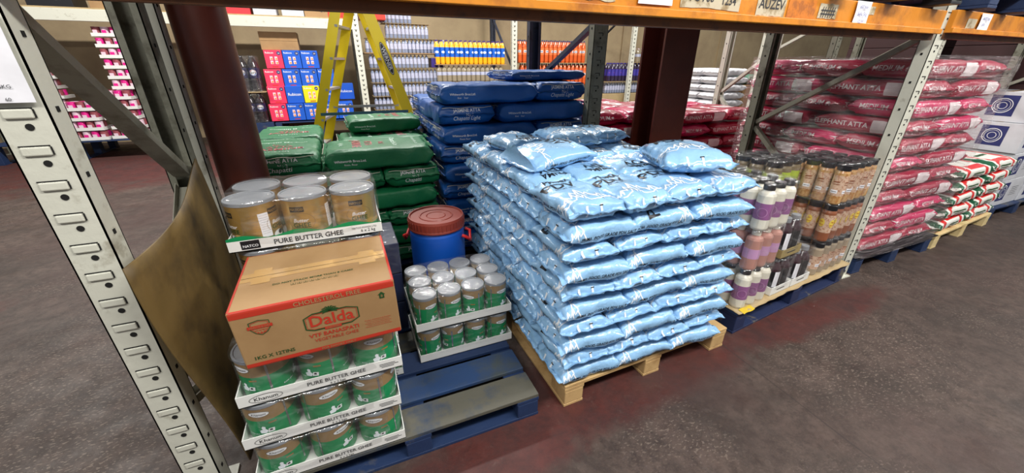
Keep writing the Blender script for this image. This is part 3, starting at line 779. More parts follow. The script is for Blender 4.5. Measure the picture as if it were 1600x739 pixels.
# ------------------------------------------------------------------ sacks
def sack_mb(L, W, T, m, e=.62, seed=0, wr=.005, seam=.016, blocky=8, ring=44, fine=34, ear=.05, sag=0, twist=0, pk=1.0, fold=False):
    """filled sack lying flat, long side along x, resting on z=0, a flat sealed seam at both ends"""
    mb = MB(); hx = L / 2 - seam; xs = []
    ts = [sin(pi / 2 * (-1 + 2 * i / fine)) for i in range(fine + 1)]
    rings = [(-L / 2, .0015, 1), (-hx - seam * .5, .002, 1)] + [(t * hx, None, abs(t)) for t in ts] + [(hx + seam * .5, .002, 1), (L / 2, .0015, 1)]
    vs = []
    for (x, th, a) in rings:
        if th is None: th = max(.003, T * sqrt(max(0, 1 - a ** blocky)))
        wd = W * (1 - ear + ear * a ** 5)
        ee = e + (1 - e) * a ** 10 * .6
        fin = abs(x) > hx
        zoff = T / 2 + (.010 * noise.noise(Vector((seed * 3.1, x * 3, 0))) if a > .98 else 0)
        for k in range(ring):
            p = 2 * pi * k / ring; c, s = cos(p), sin(p)
            y = wd / 2 * (abs(c) ** ee) * (1 if c > 0 else -1); z = th / 2 * (abs(s) ** ee) * (1 if s > 0 else -1)
            q = Vector((x, y, z))
            n = noise.noise(Vector((x * 9 + seed * 7.3, y * 9, z * 12))) * 1.3 + noise.noise(Vector((x * 26, y * 34, z * 20 + seed * 5.1))) * .6
            pc = noise.noise(Vector((x * 7 * (1 if x > 0 else -1), y * 62, seed * 2.7 + z * 30))) * a ** 3 * 1.9 * pk
            rg = 1 - abs(noise.noise(Vector((x * 16 + seed, y * 12 - z * 10, seed * 1.7)))) * 2
            d = wr * (n + pc + .5 * rg * rg - .3) * (1 - .75 * (abs(s) > .9 and s < 0))
            if fin:
                vs.append((x + .003 * noise.noise(Vector((y * 20, seed, x))), y, T / 2 + z + .012 * noise.noise(Vector((y * 22, seed * 3.3, x * 4))) + .004 * sin(y * 90 + seed)))
            else:
                dr = Vector((0, c * .8, s)).normalized()
                zz = z + T / 2 + dr.z * d
                vs.append((x + wr * .8 * noise.noise(Vector((y * 14, z * 30, seed + x * 3))), y + dr.y * d * 1.3, zz))
    R = len(rings)
    vs = [(x, max(-W / 2, min(W / 2, y)), max(.0005, min(T, z))) for x, y, z in vs]      # pressed flat where sacks bear on one another
    if sag or twist:
        vs = [(x, y, z - sag * (2 * x / L) ** 2 + twist * x * y) for x, y, z in vs]
    fs = [(i * ring + k, (i + 1) * ring + k, (i + 1) * ring + (k + 1) % ring, i * ring + (k + 1) % ring)[::-1] for i in range(R - 1) for k in range(ring)]
    fs += [tuple(range(ring)), tuple((R - 1) * ring + k for k in range(ring))[::-1]]
    mb.add(vs, fs, m, None, True)
    return mb

SL, SW, ST = .328, .238, .0825
PEAK = [(x, y * 1.5) for x, y in [(-.11, -.012), (-.085, .012), (-.07, -.002), (-.05, .034), (-.036, .018), (-.018, .050), (0, .020), (.012, .030), (.032, -.004), (.05, .016), (.075, -.010), (.11, .004)]]
def salt_art(mb, L, W, T, full=True):
    sk = Skin(mb)
    for sd in (1, -1):
        O, X, Y, Nn = ((.02, sd * W / 2, T * .40), (-sd, 0, 0), (0, 0, 1), (0, sd, .12))
        sk.text('PRIMA  FOOD GRADE PDV SALT', M_saltink, O, X, Y, Nn, width=.235, bold=.03, shear=.15, off=.0022)
    # mountains, wrapped across the end of the sack
    TOP = lambda x, y: ((x, y, T), (0, -1, 0), (1, 0, 0), (0, 0, 1))
    o = TOP(-.092, 0)
    sk.stroke(PEAK, .0058, M_saltw, *o, step=.006)
    sk.stroke([(-.11, -.03), (-.06, -.018), (-.045, .01), (-.03, -.012), (-.018, .016), (-.008, -.02), (.03, -.03), (.06, -.01), (.11, -.022)], .0052, M_saltw, *o, step=.006)
    for a in ([(-.018, .072), (-.024, .03), (-.010, .010), (-.02, -.016)], [(-.05, .05), (-.058, .018), (-.046, -.01)], [(.012, .045), (.018, .015), (.03, -.02)], [(-.018, .072), (-.004, .040), (.004, .012)], [(.05, .024), (.046, -.006), (.058, -.026)], [(-.085, .018), (-.09, -.014)], [(-.034, .04), (-.038, .012), (-.03, -.006)]):
        sk.stroke(a, .0075, M_saltw, *o, step=.006, taper=True)
    for sd in (1, -1):
        O, X, Y, Nn = ((-.105, sd * W / 2, T * .5), (-sd, 0, 0), (0, 0, 1), (0, sd, .1))
        sk.stroke([(-.04, -.012), (-.028, .016), (-.02, .002), (-.006, .028), (.002, .006), (.014, .018), (.03, -.01)], .0055, M_saltw, O, X, Y, Nn, step=.006)
        sk.stroke([(-.006, .028), (-.010, .004), (-.002, -.014)], .0055, M_saltw, O, X, Y, Nn, step=.006, taper=True)
    sk.text('PDV', M_saltink, *TOP(.050, .035), width=.135, bold=.012, off=.002)
    sk.text('PRIMA', M_saltink, *TOP(.105, .015), width=.12, bold=.014, off=.002)
    sk.text('NET WT 10KG', M_saltink, *TOP(.012, .03), width=.085, bold=.01)
    # white tab with a black tick on the sealed end
    for y in (-.02, .04):
        sk.rect(.009, .05, M_saltw, (-L / 2 + .012, y, T * .5), (0, -1, 0), (.25, 0, 1), (-1, 0, .35), off=.0012)
    sk.rect(.016, .004, M_saltink, (-L / 2 + .014, -.02, T * .75), (0, -1, 0), (.25, 0, 1), (-1, 0, .35), off=.002)
salt = []
for i in range(4):
    mb = sack_mb(SL, SW, ST, M_salt, e=.66, seed=i + 1, wr=.0068, ear=.07, pk=1.7, twist=(-.06, .05, .03, -.04)[i]); salt_art(mb, SL, SW, ST)
    o = mb.build('salt_sack'); tag(o, 'x', 'sack', 'light blue salt sacks'); salt.append(Proto(o))

pallet('salt_pallet', 'pale raw pine pallet under the light blue salt sacks', 1.0, 1.25, M_wood, M_wood, loc=(.70, 1.058, 0), rz=radians(1.5), seed=5, tops=9)
random.seed(11)
X0, Y0 = .672, 1.052
def dx_at(k): return -.004 * k
for k in range(10):
    typeA = k % 2 == 0; z = .121 + .169 * (k // 2) + (0 if typeA else .0905)
    lay = 'lowest layer' if k == 0 else ('topmost full layer' if k == 9 else '%s layer up' % ORD[k])
    if typeA:
        for i in range(3):
            for j in range(5):
                if i == 1 and j > 0: continue
                rz = 0 if random.random() < .8 else pi
                if i == 0: rz = 0
                where = ('front row, %s from the ghee side' % ORD[i]) if j == 0 else ('%s side, %s from the front' % ('ghee' if i == 0 else 'jar', ORD[j]))
                salt[(i + j + k) % 4]((X0 + SL * .46 + i * .300 + dx_at(k) + random.uniform(-.006, .006), Y0 - .012 + SW / 2 + j * .249 + random.uniform(-.006, .006) - .002 * k, z + .0004 * i),
                                      rz + random.uniform(-.035, .035), 'salt sack along the aisle, %s, %s' % (lay, where), None, None, (1, 1, 1.08))
    else:
        for i in range(4):
            for j in range(4):
                if k < 9 and i in (1, 2) and j > 0: continue
                rz = pi / 2 if j == 0 else (-pi / 2 if j < 3 else pi / 2)
                where = ('front row, %s from the ghee side' % ORD[i]) if j == 0 else ('%s column, %s from the front' % (ORD[i], ORD[j]))
                salt[(i * 3 + j + k) % 4]((X0 + SW / 2 + i * .229 + dx_at(k) + random.uniform(-.005, .005), Y0 + SL * .47 + j * .312 + random.uniform(-.006, .006) - .002 * k, z + .0004 * (i + j)),
                                          rz + random.uniform(-.045, .045), 'salt sack end-on to the aisle, %s, %s' % (lay, where), None, None, (1, 1, .93 if k < 9 else 1.02))
# loose sacks thrown on top
big = []
for i in range(3):
    mb = sack_mb(SL * 1.26, SW * 1.24, ST * 1.1, M_salt, e=.74, seed=20 + i, wr=.007, ear=.12, blocky=4, sag=.014, pk=1.4, seam=.02); salt_art(mb, SL * 1.26, SW * 1.24, ST * 1.1)
    o = mb.build('salt_sack'); tag(o, 'x', 'sack', 'light blue salt sacks'); big.append(Proto(o))
zt = .121 + .169 * 5 - .004
big[0]((.86, 1.60, zt + .004), label='loose salt sack on top of the stack with its open end flap standing up', rot=(radians(3), radians(-3), radians(14)))
big[1]((1.39, 1.31, zt + .004), label='loose salt sack on top of the stack nearest the jars', rot=(radians(-2), radians(3), radians(66)), scale=(1.02, 1.05, 1.2))
big[2]((1.16, 1.98, zt + .006), label='loose salt sack lying at the rear of the stack top', rot=(0, radians(2), radians(80)))
salt[1]((.83, 1.93, zt + .002), radians(-85), 'salt sack in the rear row of the stack top by the blue sacks')
salt[2]((1.40, 2.0, zt + .002), radians(95), 'salt sack in the rear corner of the stack top toward the crimson sacks')
# the flap
mb = MB()
mb.quadgrid(lambda u, v: ((-.012 + .02 * sin(3 * v)) * (1 - v) + .03 * v * (u - .5), (u - .5) * (.26 - .16 * v), .075 * v + .012 * sin(5 * u) * v), 12, 10, M_salt)
fo = mb.build('open_end_flap', big[0].o); fo.location = (-SL * .6 + .012, 0, ST * .5); fo.rotation_euler = (0, radians(-14), 0)

def flour_art(mb, L, W, T, kind, front=True):
    sk = Skin(mb)
    def side(sd): return (lambda x, z: ((sd * x * 1.0, sd * -W / 2 * -1 * -1, z), (sd, 0, 0), (0, 0, 1), (0, -sd, 0)))
    for sd in (1, -1):
        F = lambda x, z: ((sd * x, -sd * W / 2, z), (sd, 0, 0), (0, 0, 1), (0, -sd, 0))
        if kind in ('green', 'blue'):
            sk.text('Whitworth Bros.Ltd.', M_white, *F(-L * .27, T * .5), width=.17, bold=.02)
            sk.text('finest flour', M_white, *F(-L * .27, T * .33), width=.07)
        else:
            sk.rect(.14, T * .66, M_pinkw, *F(L * .27, T * .5), off=.0035, n=10)
            sk.text('ELEPHANT ATTA', M_pinkw, *F(-L * .17, T * .52), width=.34, bold=.03, off=.0025)
    for sd in (1, -1):
        F = lambda y, z: ((sd * L / 2, sd * y, z), (0, sd, 0), (0, 0, 1), (sd, 0, 0))
        if kind in ('green', 'blue'):
            sk.text('JASMINE ATTA', M_white, *F(.0, T * .70), width=.20, bold=.03)
            sk.text('No 2' if kind == 'green' else 'No 1', M_white, *F(.02, T * .50), width=.05, bold=.02)
            sk.text('Chapatti' if kind == 'green' else 'Chapatti Light', M_white, *F(.0, T * .30), width=.13 if kind == 'green' else .2, bold=.0, shear=.2)
        else:
            sk.text('MEDIUM', M_pinkw, *F(-.04, T * .55), width=.16, bold=.02, off=.0025)
            sk.poly([(-.014, -.014), (-.006, -.014), (-.004, -.004), (.004, -.004), (.006, -.014), (.014, -.012), (.013, .006), (.004, .014), (-.010, .012), (-.018, .002)], M_pinkw, *F(.07, T * .52))
    TOP = lambda x, y: ((x, y, T), (0, 1, 0), (-1, 0, 0), (0, 0, 1))
    if kind == 'green':
        M_r = M_redp
        for (t, x, w_, b_) in (('JASMINE', .13, .26, .05), ('ATTA', .055, .15, .05), ('No 2', -.02, .09, .04), ('Chapatti Medium', -.09, .29, .035), ('Whitworth Bros. Ltd.', -.22, .24, .02), ('16kg Net', .21, .12, .01)):
            if b_ >= .04: sk.text(t, M_saltw, *TOP(x, 0), width=w_ * 1.03, bold=b_ + .035, off=.001)
            sk.text(t, M_greenw if b_ < .04 else M_palered, *TOP(x, 0), width=w_, bold=b_ * .4, off=.0018)
    elif kind == 'blue':
        for (t, x, w_, b_) in (('JASMINE', .13, .26, .04), ('ATTA', .05, .15, .04), ('No 1', -.03, .09, .03), ('Chapatti Light', -.12, .26, .02)): sk.text(t, M_bluetext, *TOP(x, 0), width=w_, bold=b_)
    else:
        sk.rect(.2, .14, M_pinkw, *TOP(-.02, 0), off=.0009, n=10)
        sk.text('ELEPHANT', M_pinkw, *TOP(.18, 0), width=.24, bold=.03); sk.text('ATTA', M_pink, *TOP(-.02, 0), width=.12, bold=.02, off=.002)
M_greenw = mat('pale_green_print', (196, 224, 208), .5); M_palered = mat('faded_red_print', (178, 84, 84), .5); M_bluetext = mat('silver_blue_print', (150, 176, 206), .5)

def folded_end(mb, L, W, T, m):                  # stitched folded flap on both ends
    for s in (-1, 1):
        mb.quadgrid(lambda u, v: (s * (L / 2 - .012 + .010 * (1 - v) + .002 * sin(20 * u)), (u - .5) * W * .86, T * (.93 - .08 * v) + .003 * sin(9 * u)), 14, 4, m)
        mb.tube([(s * (L / 2 + .004), (u - .5) * W * .86, T * .86 + .003 * sin(u * 14)) for u in [i / 14 for i in range(15)]], .0022, M_pinkw if False else M_thread, 5)
M_thread = mat('sack_stitching', (190, 186, 170), .7)

# green flour stack
GL, GW, GT = .625, .44, .1305
gr = []
for i in range(3):
    mb = sack_mb(GL, GW, GT, M_green, e=.32, seed=40 + i, wr=.008, ear=.02, blocky=22, seam=.012, pk=1.0); folded_end(mb, GL - .02, GW, GT, M_green); flour_art(mb, GL, GW, GT, 'green')
    o = mb.build('green_flour_sack'); tag(o, 'x', 'sack', 'green flour sacks'); gr.append(Proto(o))
GX, GY = -.61, 2.47
pallet('green_sack_pallet', 'blue pallet under the green flour sacks', 1.13, 1.0, M_dblueP, loc=(GX, GY, 0), seed=8, tops=6)
GP = .134
for k in range(6):
    z = .121 + GP * k; lay = ['lowest', 'second', 'third', 'fourth', 'fifth', 'top'][k]
    for j in range(2):
        gr[(k + j) % 3]((GX + .22, GY + .32 + j * .62, z), -pi / 2 + random.uniform(-.03, .03), 'green flour sack in the %s layer of the green stack, column side, %s' % (lay, ['front', 'rear'][j]), rot=None if k < 5 else (0, radians(0), -pi / 2 + .02), scale=None)
    if k % 2 == 0:
        for i in range(2):
            for j in range(2):
                if j and k < 5: continue
                gr[(k + i) % 3]((GX + .45 + .165 + i * .345, GY + .32 + j * .62, z), -pi / 2 + random.uniform(-.02, .02), 'green flour sack end-on in the %s layer, %s of the pair toward the drum' % (lay, ['inner', 'outer'][i]), scale=(1, .80, 1))
    else:
        gr[(k + 1) % 3]((GX + .45 + .335, GY + .20, z), pi + random.uniform(-.02, .02), 'green flour sack lying lengthwise in the %s layer above the drum' % lay, scale=(1.06, .93, 1))
        if k == 5: gr[0]((GX + .45 + .40, GY + .62, z - .01), .03, 'green flour sack lying lengthwise behind the front top one')
gr[2]((GX + .88, GY + .80, .121 + GP * 6 - .01), .04, 'uppermost green flour sack at the back of the stack below the ladder', scale=(.86, .9, .8))

# blue flour stack
BL, BW, BT = .70, .42, .1255
bl = []
for i in range(3):
    mb = sack_mb(BL, BW, BT, M_blues, e=.30, seed=60 + i, wr=.007, ear=.02, blocky=26, seam=.012, pk=.8); folded_end(mb, BL - .02, BW, BT, M_blues); flour_art(mb, BL, BW, BT, 'blue')
    o = mb.build('blue_flour_sack'); tag(o, 'x', 'sack', 'blue flour sacks'); bl.append(Proto(o))
BX, BY = .55, 2.52
pallet('blue_sack_pallet', 'blue pallet under the blue flour sacks', 1.0, 1.08, M_dblueP, loc=(BX, BY, 0), seed=9, tops=6)
BP = .1285
for k in range(9):
    z = .121 + BP * k; lay = ['lowest', 'second', 'third', 'fourth', 'fifth', 'sixth', 'seventh', 'eighth', 'top'][k]; sx = -.03 if k % 2 else 0
    for j in range(1, 3):
        if k == 8: continue
        bl[(k + j) % 3]((BX + (.36 if k % 2 == 0 or j == 2 else .70), BY - .03 + .21 + j * .38, z), random.uniform(-.02, .02), 'blue flour sack lying lengthwise, %s layer of the blue stack, %s row' % (lay, ['middle', 'rear'][j - 1]), scale=(1, .9, 1))
        if j == 1 and k == 8: bl[(k + j + 1) % 3]((BX + .88, BY + .29 + (j - 1) * .44 + .3, z), random.uniform(-.02, .02) , 'blue flour sack crosswise, %s layer, behind the front sack %s' % (lay, ['close', 'far'][j - 1]), scale=(.46, .9, 1))
    if k % 2 == 0:
        bl[k % 3]((BX + .36, BY + .20, z), random.uniform(-.01, .01), 'blue flour sack with its long side to the aisle, %s layer of the blue stack' % lay)
        bl[(k + 1) % 3]((BX + .91, BY + .36, z), -pi / 2, 'blue flour sack showing its lettered end, %s layer of the blue stack' % lay, scale=(1, .92, 1))
    else:
        bl[k % 3]((BX + .20, BY + .36, z), -pi / 2, 'blue flour sack showing its lettered end, %s layer of the blue stack' % lay, scale=(1, .92, 1)) if True else None
        bl[(k + 1) % 3]((BX + .76, BY + .20, z), random.uniform(-.01, .01), 'blue flour sack with its long side to the aisle, %s layer of the blue stack' % lay)
bl[1]((BX + .86, BY + .36, .121 + BP * 9), .12, 'blue flour sack lying loose on the very top of the blue stack', scale=(.95, .95, .55))

# crimson flour stacks
PL, PW, PT = .585, .380, .1125
pk_ = []
for i in range(3):
    mb = sack_mb(PL, PW, PT, M_magenta if i == 1 else M_pink, e=.45, seed=80 + i, wr=.008, ear=.03, blocky=12, seam=.016, pk=1.0); flour_art(mb, PL, PW, PT, 'pink')
    o = mb.build('crimson_flour_sack'); tag(o, 'x', 'sack', 'crimson flour sacks'); pk_.append(Proto(o))
def pink_stack(X, Y, n, z0, where, rows=None, ph=.1165, rzs=0, full=True):
    for k in range(n):
        z = z0 + ph * k; lay = ORD[k] + ' layer up'
        if k % 2 == 0:
            L3 = [(X + .30, Y + .20 + j * .385, 0, 'crosswise %s' % ORD[j]) for j in range(3)] + [(X + .79, Y + .30 + j * .59, pi / 2, 'endwise %s' % ORD[j]) for j in range(2)]
        else:
            L3 = [(X + .20, Y + .30 + j * .59, -pi / 2, 'endwise %s' % ORD[j]) for j in range(2)] + [(X + .69, Y + .20 + j * .385, 0, 'crosswise %s' % ORD[j]) for j in range(3)]
        for q, (x, y, rz, wq) in enumerate(L3):
            pk_[(k * 2 + q) % 3]((x + random.uniform(-.002, .002), y + random.uniform(-.002, .002), z), rz + random.uniform(-.008, .008),
                             'crimson sack, %s, %s, %s' % (lay, wq, where))
EX, EY = 3.205, 1.29
pallet('flour_pallet', 'deep blue pallet under the film-wrapped crimson flour stack', 1.02, 1.15, M_blueP, loc=(EX + .02, EY, 0), rz=0, seed=12, tops=7, H=.135)
mb = MB(); mb.box((EX + .53, EY + .57, .141), (1.05, 1.18, .008), M_steelc); tag(mb.build('layer_sheet'), 'black plastic sheet between the deep blue pallet and the crimson sacks', 'plastic sheet')
pink_stack(EX, EY, 11, .147, 'in the big film-wrapped stack')
# stretch film wound round the stack
M_wrap = film_mat('stretch_film', tint=(250, 236, 240), body=.09, gloss=.11, streak=(2, 2, 26), rough=.14, bs=.9, hi=.47)
mb = MB()
def wrap(u, v):
    a = 2 * pi * u; e = .14; hx, hy = .525, .618
    x = (abs(cos(a)) ** e) * (1 if cos(a) > 0 else -1) * hx; y = (abs(sin(a)) ** e) * (1 if sin(a) > 0 else -1) * hy
    z = .135 + 1.31 * v
    k = 1.004 - .008 * (.5 + .5 * cos(2 * pi * (z - .147) / .1165)) + .005 * noise.noise(Vector((x * 3, y * 3, z * 12)))
    return EX + .497 + x * k, EY + .583 + y * k, z
mb.quadgrid(wrap, 96, 80, M_wrap); tag(mb.build('stretch_film'), 'clear stretch film wound around the big crimson flour stack', 'stretch film')

pallet('flour_pallet', 'blue pallet of the lower crimson stack behind the salt sacks', 1.0, 1.15, M_dblueP, loc=(1.72, 2.62, 0), seed=13, tops=6)
pink_stack(1.72, 2.62, 8, .125, 'in the low stack behind the salt sacks', ph=.115)
pallet('flour_pallet', 'blue pallet of the crimson stack behind the slotted upright', 1.0, 1.15, M_dblueP, loc=(2.86, 2.75, 0), seed=14, tops=6)
pink_stack(2.86, 2.75, 7, .125, 'in the low stack behind the flat maroon column', ph=.125)

# ------------------------------------------------------------------ pallet of sauces and jars
AX, AY, AR = 1.835, 1.135, radians(6.0)
def SP(x, y, z=0): return (AX + x * cos(AR) - y * sin(AR), AY + x * sin(AR) + y * cos(AR), z)
pallet('spice_pallet', 'scuffed dark blue pallet under the sauce bottles and spice jars', 1.24, 1.0, M_blueP3, M_dblueP, loc=SP(0, 0), rz=AR, seed=15, tops=6, perim=True, H=.142)
mb = MB(); mb.quadgrid(lambda u, v: (-.01 + 1.24 * u, -.012 + .95 * v + .012 * noise.noise(Vector((u * 14, 0, 1))), .1455 - .012 * (1 - min(1, v * 22)) * (.3 + max(0, noise.noise(Vector((u * 9, 3, 1)))))), 50, 24, M_sheet)
o = mb.build('cardboard_sheet', None, SP(0, 0), AR); tag(o, 'creased cardboard layer sheet under the sauce bottles and jars', 'cardboard sheet')
md = o.modifiers.new('s', 'SOLIDIFY'); md.thickness = .003; md.offset = 1
mb = MB(); mb.quadgrid(lambda u, v: (.02 + .10 * u, -.022 + .035 * v, .1515 - .008 * (1 - v) + .003 * sin(7 * u)), 8, 4, mat('yellow_film', (206, 176, 40), .4)); o = mb.build('yellow_wrapper', None, SP(0, 0), AR); tag(o, 'scrap of yellow wrapping on the front corner of the sauce pallet', 'wrapper')

M_mayo = mat('cream_white_plastic', (226, 222, 206), .35, coat=.3); M_purple = mat('purple_label', (146, 92, 142), .4); M_cap = mat('black_cap', (26, 26, 30), .4)
M_lilac = mat('lilac_label', (196, 150, 190), .4)
M_pinksauce = mat('pink_sauce', (186, 136, 124), .3, coat=.4); M_darks = mat('dark_berry_sauce', (58, 36, 44), .22, coat=.6); M_redlab = mat('red_label', (176, 34, 34), .4)
M_spice = mat('tan_spice', (198, 160, 108), .35, coat=.4, var=(60, (172, 118, 66), .45, .6)); M_spice2 = mat('brown_spice', (142, 84, 56), .35, coat=.4); M_label = mat('pale_spice_label', (206, 176, 152), .5, var=(90, (168, 116, 88), .5, .6))
M_ylab = mat('yellow_oval_label', (222, 196, 84), .45); M_lime = mat('lime_label', (170, 190, 60), .45); M_greysp = mat('grey_spice', (164, 148, 126), .35, coat=.4)
M_traybrown = mat('olive_card_tray', (150, 132, 88), .6); M_redsp = mat('red_sauce', (178, 40, 32), .3, coat=.4)

def bottle(name, cat, r, h, body, cap, label=None, lb=(.2, .6), neck=.45, capr=None, dec=None, n=24, wide=.72, shape='round'):
    mb = MB(); capr = capr or r * .5
    prof = [(0, 0), (r * .9, 0), (r, .01)]; ms = [body, body]
    if label: prof += [(r, h * lb[0]), (r * 1.01, h * lb[0] + .001), (r * 1.01, h * lb[1]), (r, h * lb[1] + .001)]; ms += [body, body, label, body]
    prof += [(r, h * wide), (r * .88, h * (wide + .05)), (capr * .92, h * .86), (capr * .9, h * .88)]; ms += [body] * 4
    mb.lathe(prof, ms, n)
    if dec: dec(Skin(mb), r, h)
    o = mb.build(name); tag(o, 'x', cat)
    m2 = MB(); m2.lathe([(capr * .9, h * .87), (capr, h * .875), (capr, h * .985), (capr * .9, h), (0, h)], cap, n); m2.build('cap', o)
    return Proto(o)
def mayo_dec(sk, r, h):
    for a in (0, 1.57, 3.1, 4.7):
        for q in (.022, .015): sk.ell(q, q * 1.1, M_lilac if q > .02 else M_purple, *lab(sk, a + .5, h * .40, r), ring=.002, off=.002)
B_mayo = bottle('white_sauce_bottle', 'bottle', .0405, .238, M_mayo, M_cap, M_purple, (.24, .60), capr=.027, dec=mayo_dec, wide=.76)
B_pink = bottle('pink_sauce_bottle', 'bottle', .0405, .225, M_pinksauce, M_mayo, M_lilac, (.3, .55), capr=.022, wide=.76)
B_dark = bottle('dark_sauce_bottle', 'bottle', .042, .225, M_darks, M_lid, M_cap, (.15, .62), capr=.024, wide=.68,
                dec=lambda sk, r, h: [sk.rect(.03, .1, M_paper, *lab(sk, -.3, h * .4, r), off=.002), sk.rect(.035, .06, M_redlab, *lab(sk, .75, h * .38, r), off=.002)])
def jar(name, r, h, body, label, lb, dec=None):
    mb = MB(); mb.lathe([(0, 0), (r * .92, 0), (r, .008), (r, h * lb[0]), (r * 1.01, h * lb[0]), (r * 1.01, h * lb[1]), (r, h * lb[1]), (r, h * .80), (r * .86, h * .86)], [body, body, body, body, label, body, body, body], 24)
    if dec: dec(Skin(mb), r, h)
    o = mb.build(name); tag(o, 'x', 'jar'); m2 = MB(); m2.lathe([(r * .86, h * .86), (r * .93, h * .865), (r * .93, h * .99), (r * .85, h), (0, h)], M_cap, 24); m2.build('lid', o)
    return Proto(o)
def jdec(sk, r, h):
    for a in (0, 1.57, 3.14, 4.71):
        sk.rect(.03, .006, M_spice2, *lab(sk, a, h * .58, r), off=.002); sk.rect(.036, .003, M_spice2, *lab(sk, a, h * .52, r), off=.002)
        sk.rect(.034, .02, M_paper, *lab(sk, a, h * .33, r), off=.0016); sk.rect(.026, .003, M_mark, *lab(sk, a, h * .33, r), off=.0024)
def jdec2(sk, r, h):
    for a in (0, 1.2, 2.4, 3.6, 4.8):
        sk.ell(.016, .026, M_ylab, *lab(sk, a, h * .52, r), off=.0018); sk.text('ALL', M_redlab, *lab(sk, a, h * .56, r), width=.018, bold=.03, off=.003); sk.text('SPICE', M_redlab, *lab(sk, a, h * .47, r), width=.022, bold=.03, off=.003)
J_tan = jar('tan_spice_jar', .0368, .232, M_spice, M_label, (.22, .74), jdec)
J_brn = jar('brown_spice_jar', .0368, .232, M_spice2, M_label, (.25, .74), jdec2)
J_grey = jar('small_spice_jar', .0368, .225, M_greysp, M_label, (.2, .6), jdec)
J_clear = jar('tall_green_label_jar', .046, .235, mat('olive_pickle', (118, 104, 78), .2, coat=.8), M_lime, (.3, .7))

def pack(P, nx, ny, sx, sy, x0, y0, z, text, grp, rows=99, rzv=.4, film=True, fh=.24, side=None):
    for i in range(nx):
        for j in range(ny):
            if 0 < i < nx - 1 and j >= rows and j < ny: continue
            P(SP(x0 + i * sx, y0 + j * sy, z), AR + random.uniform(-rzv, rzv), '%s, %s row, %s along' % (text, ORD[j], ORD[i]), grp)
    if film:
        L = sx * (nx - 1) + sx * 1.02; D = sy * (ny - 1) + sy * 1.02
        o = film_shell(L, D, .0, fh, sx / 2, M_film, nx, ny, seed=int(x0 * 100 + z * 10), pinch=.02).build('shrink_film', None, SP(x0 - sx * .51, y0 - sy * .51, z), AR)
        tag(o, 'clear shrink film around the ' + grp, 'shrink film')
z1, z2, z3 = .1495, .391, .635
pack(B_mayo, 3, 3, .087, .087, .055, .050, z1, 'white bottle in the lowest pack by the salt', 'lowest pack of white sauce bottles')
pack(B_pink, 3, 3, .087, .087, .057, .052, z2, 'pink sauce bottle in the clear middle pack', 'middle pack of pink sauce bottles', fh=.225)
pack(B_mayo, 3, 3, .087, .087, .055, .052, z3 - .012, 'white bottle in the upper pack by the salt', 'upper pack of white sauce bottles')
pack(B_mayo, 3, 3, .087, .087, .055, .318, z3 - .012, 'white bottle in the rear upper pack', 'rear upper pack of white sauce bottles')
for zz, q in ((z1, 'lowest'), (z2, 'middle')):
    pack(B_pink, 3, 3, .087, .087, .055, .318, zz, 'pink sauce bottle behind the front %s pack' % q, 'rear %s pack of pink bottles' % q, rows=1, film=False)
def open_tray(x, y, z, m, label, what):
    o = tray_mb(.20, .20, .05, m).build('sauce_tray', None, SP(x, y, z), AR); tag(o, label, 'tray')
    m2 = MB(); m2.box((.10, -.0006, .026), (.08, .0006, .006), M_mark); m2.build('tray_print', o)
    for i in range(2):
        for j in range(2): B_dark(SP(x + .052 + i * .095, y + .052 + j * .095, z + .004), AR + .9 * i - .5 * j, 'dark sauce bottle in the %s, %s, %s' % (what, ['front', 'rear'][j], ['salt side', 'jar side'][i]), 'dark sauce bottles')
    f = film_shell(.202, .202, .03, .225, .05, M_film, 2, 2, seed=int(x * 50), pinch=.028).build('shrink_film', o)
open_tray(.315, .012, z1, M_tray, 'white card tray of dark sauce bottles beside the lowest white bottles', 'white tray near the salt')
open_tray(.530, .012, z1, M_tray, 'white card tray of dark sauce bottles next to the small spice jars', 'white tray near the jars')
open_tray(.320, .022, z2 - .002, M_traybrown, 'olive card tray of dark sauce bottles stacked above a white tray', 'olive tray')
open_tray(.315, .240, z1, M_tray, 'white card tray of dark sauce bottles in the second row', 'second-row tray')
open_tray(.320, .240, z2 - .002, M_traybrown, 'olive card tray of dark sauce bottles in the second row', 'second-row olive tray')
pack(J_grey, 5, 4, .0815, .0815, .820, .052, z1, 'spice jar in the lowest jar pack', 'lowest pack of spice jars', rows=1)
pack(J_brn, 5, 4, .0815, .0815, .815, .054, z2, 'brown spice jar with oval label in the middle pack', 'middle pack of spice jars', rows=1)
pack(J_tan, 5, 4, .0815, .0815, .808, .056, z3, 'tan spice jar with black lid in the top pack', 'top pack of spice jars')
for zz, q, P in ((z1, 'lowest', J_brn), (z2, 'middle', J_brn)):
    pack(P, 3, 3, .0815, .0815, .572, .30, zz, 'spice jar behind the trays, %s level' % q, 'rear %s spice jars' % q, rows=1, film=False)
pack(J_clear, 3, 3, .1, .1, .545, .30, z3 - .005, 'tall jar with lime label in the rear top pack', 'pack of lime label jars')

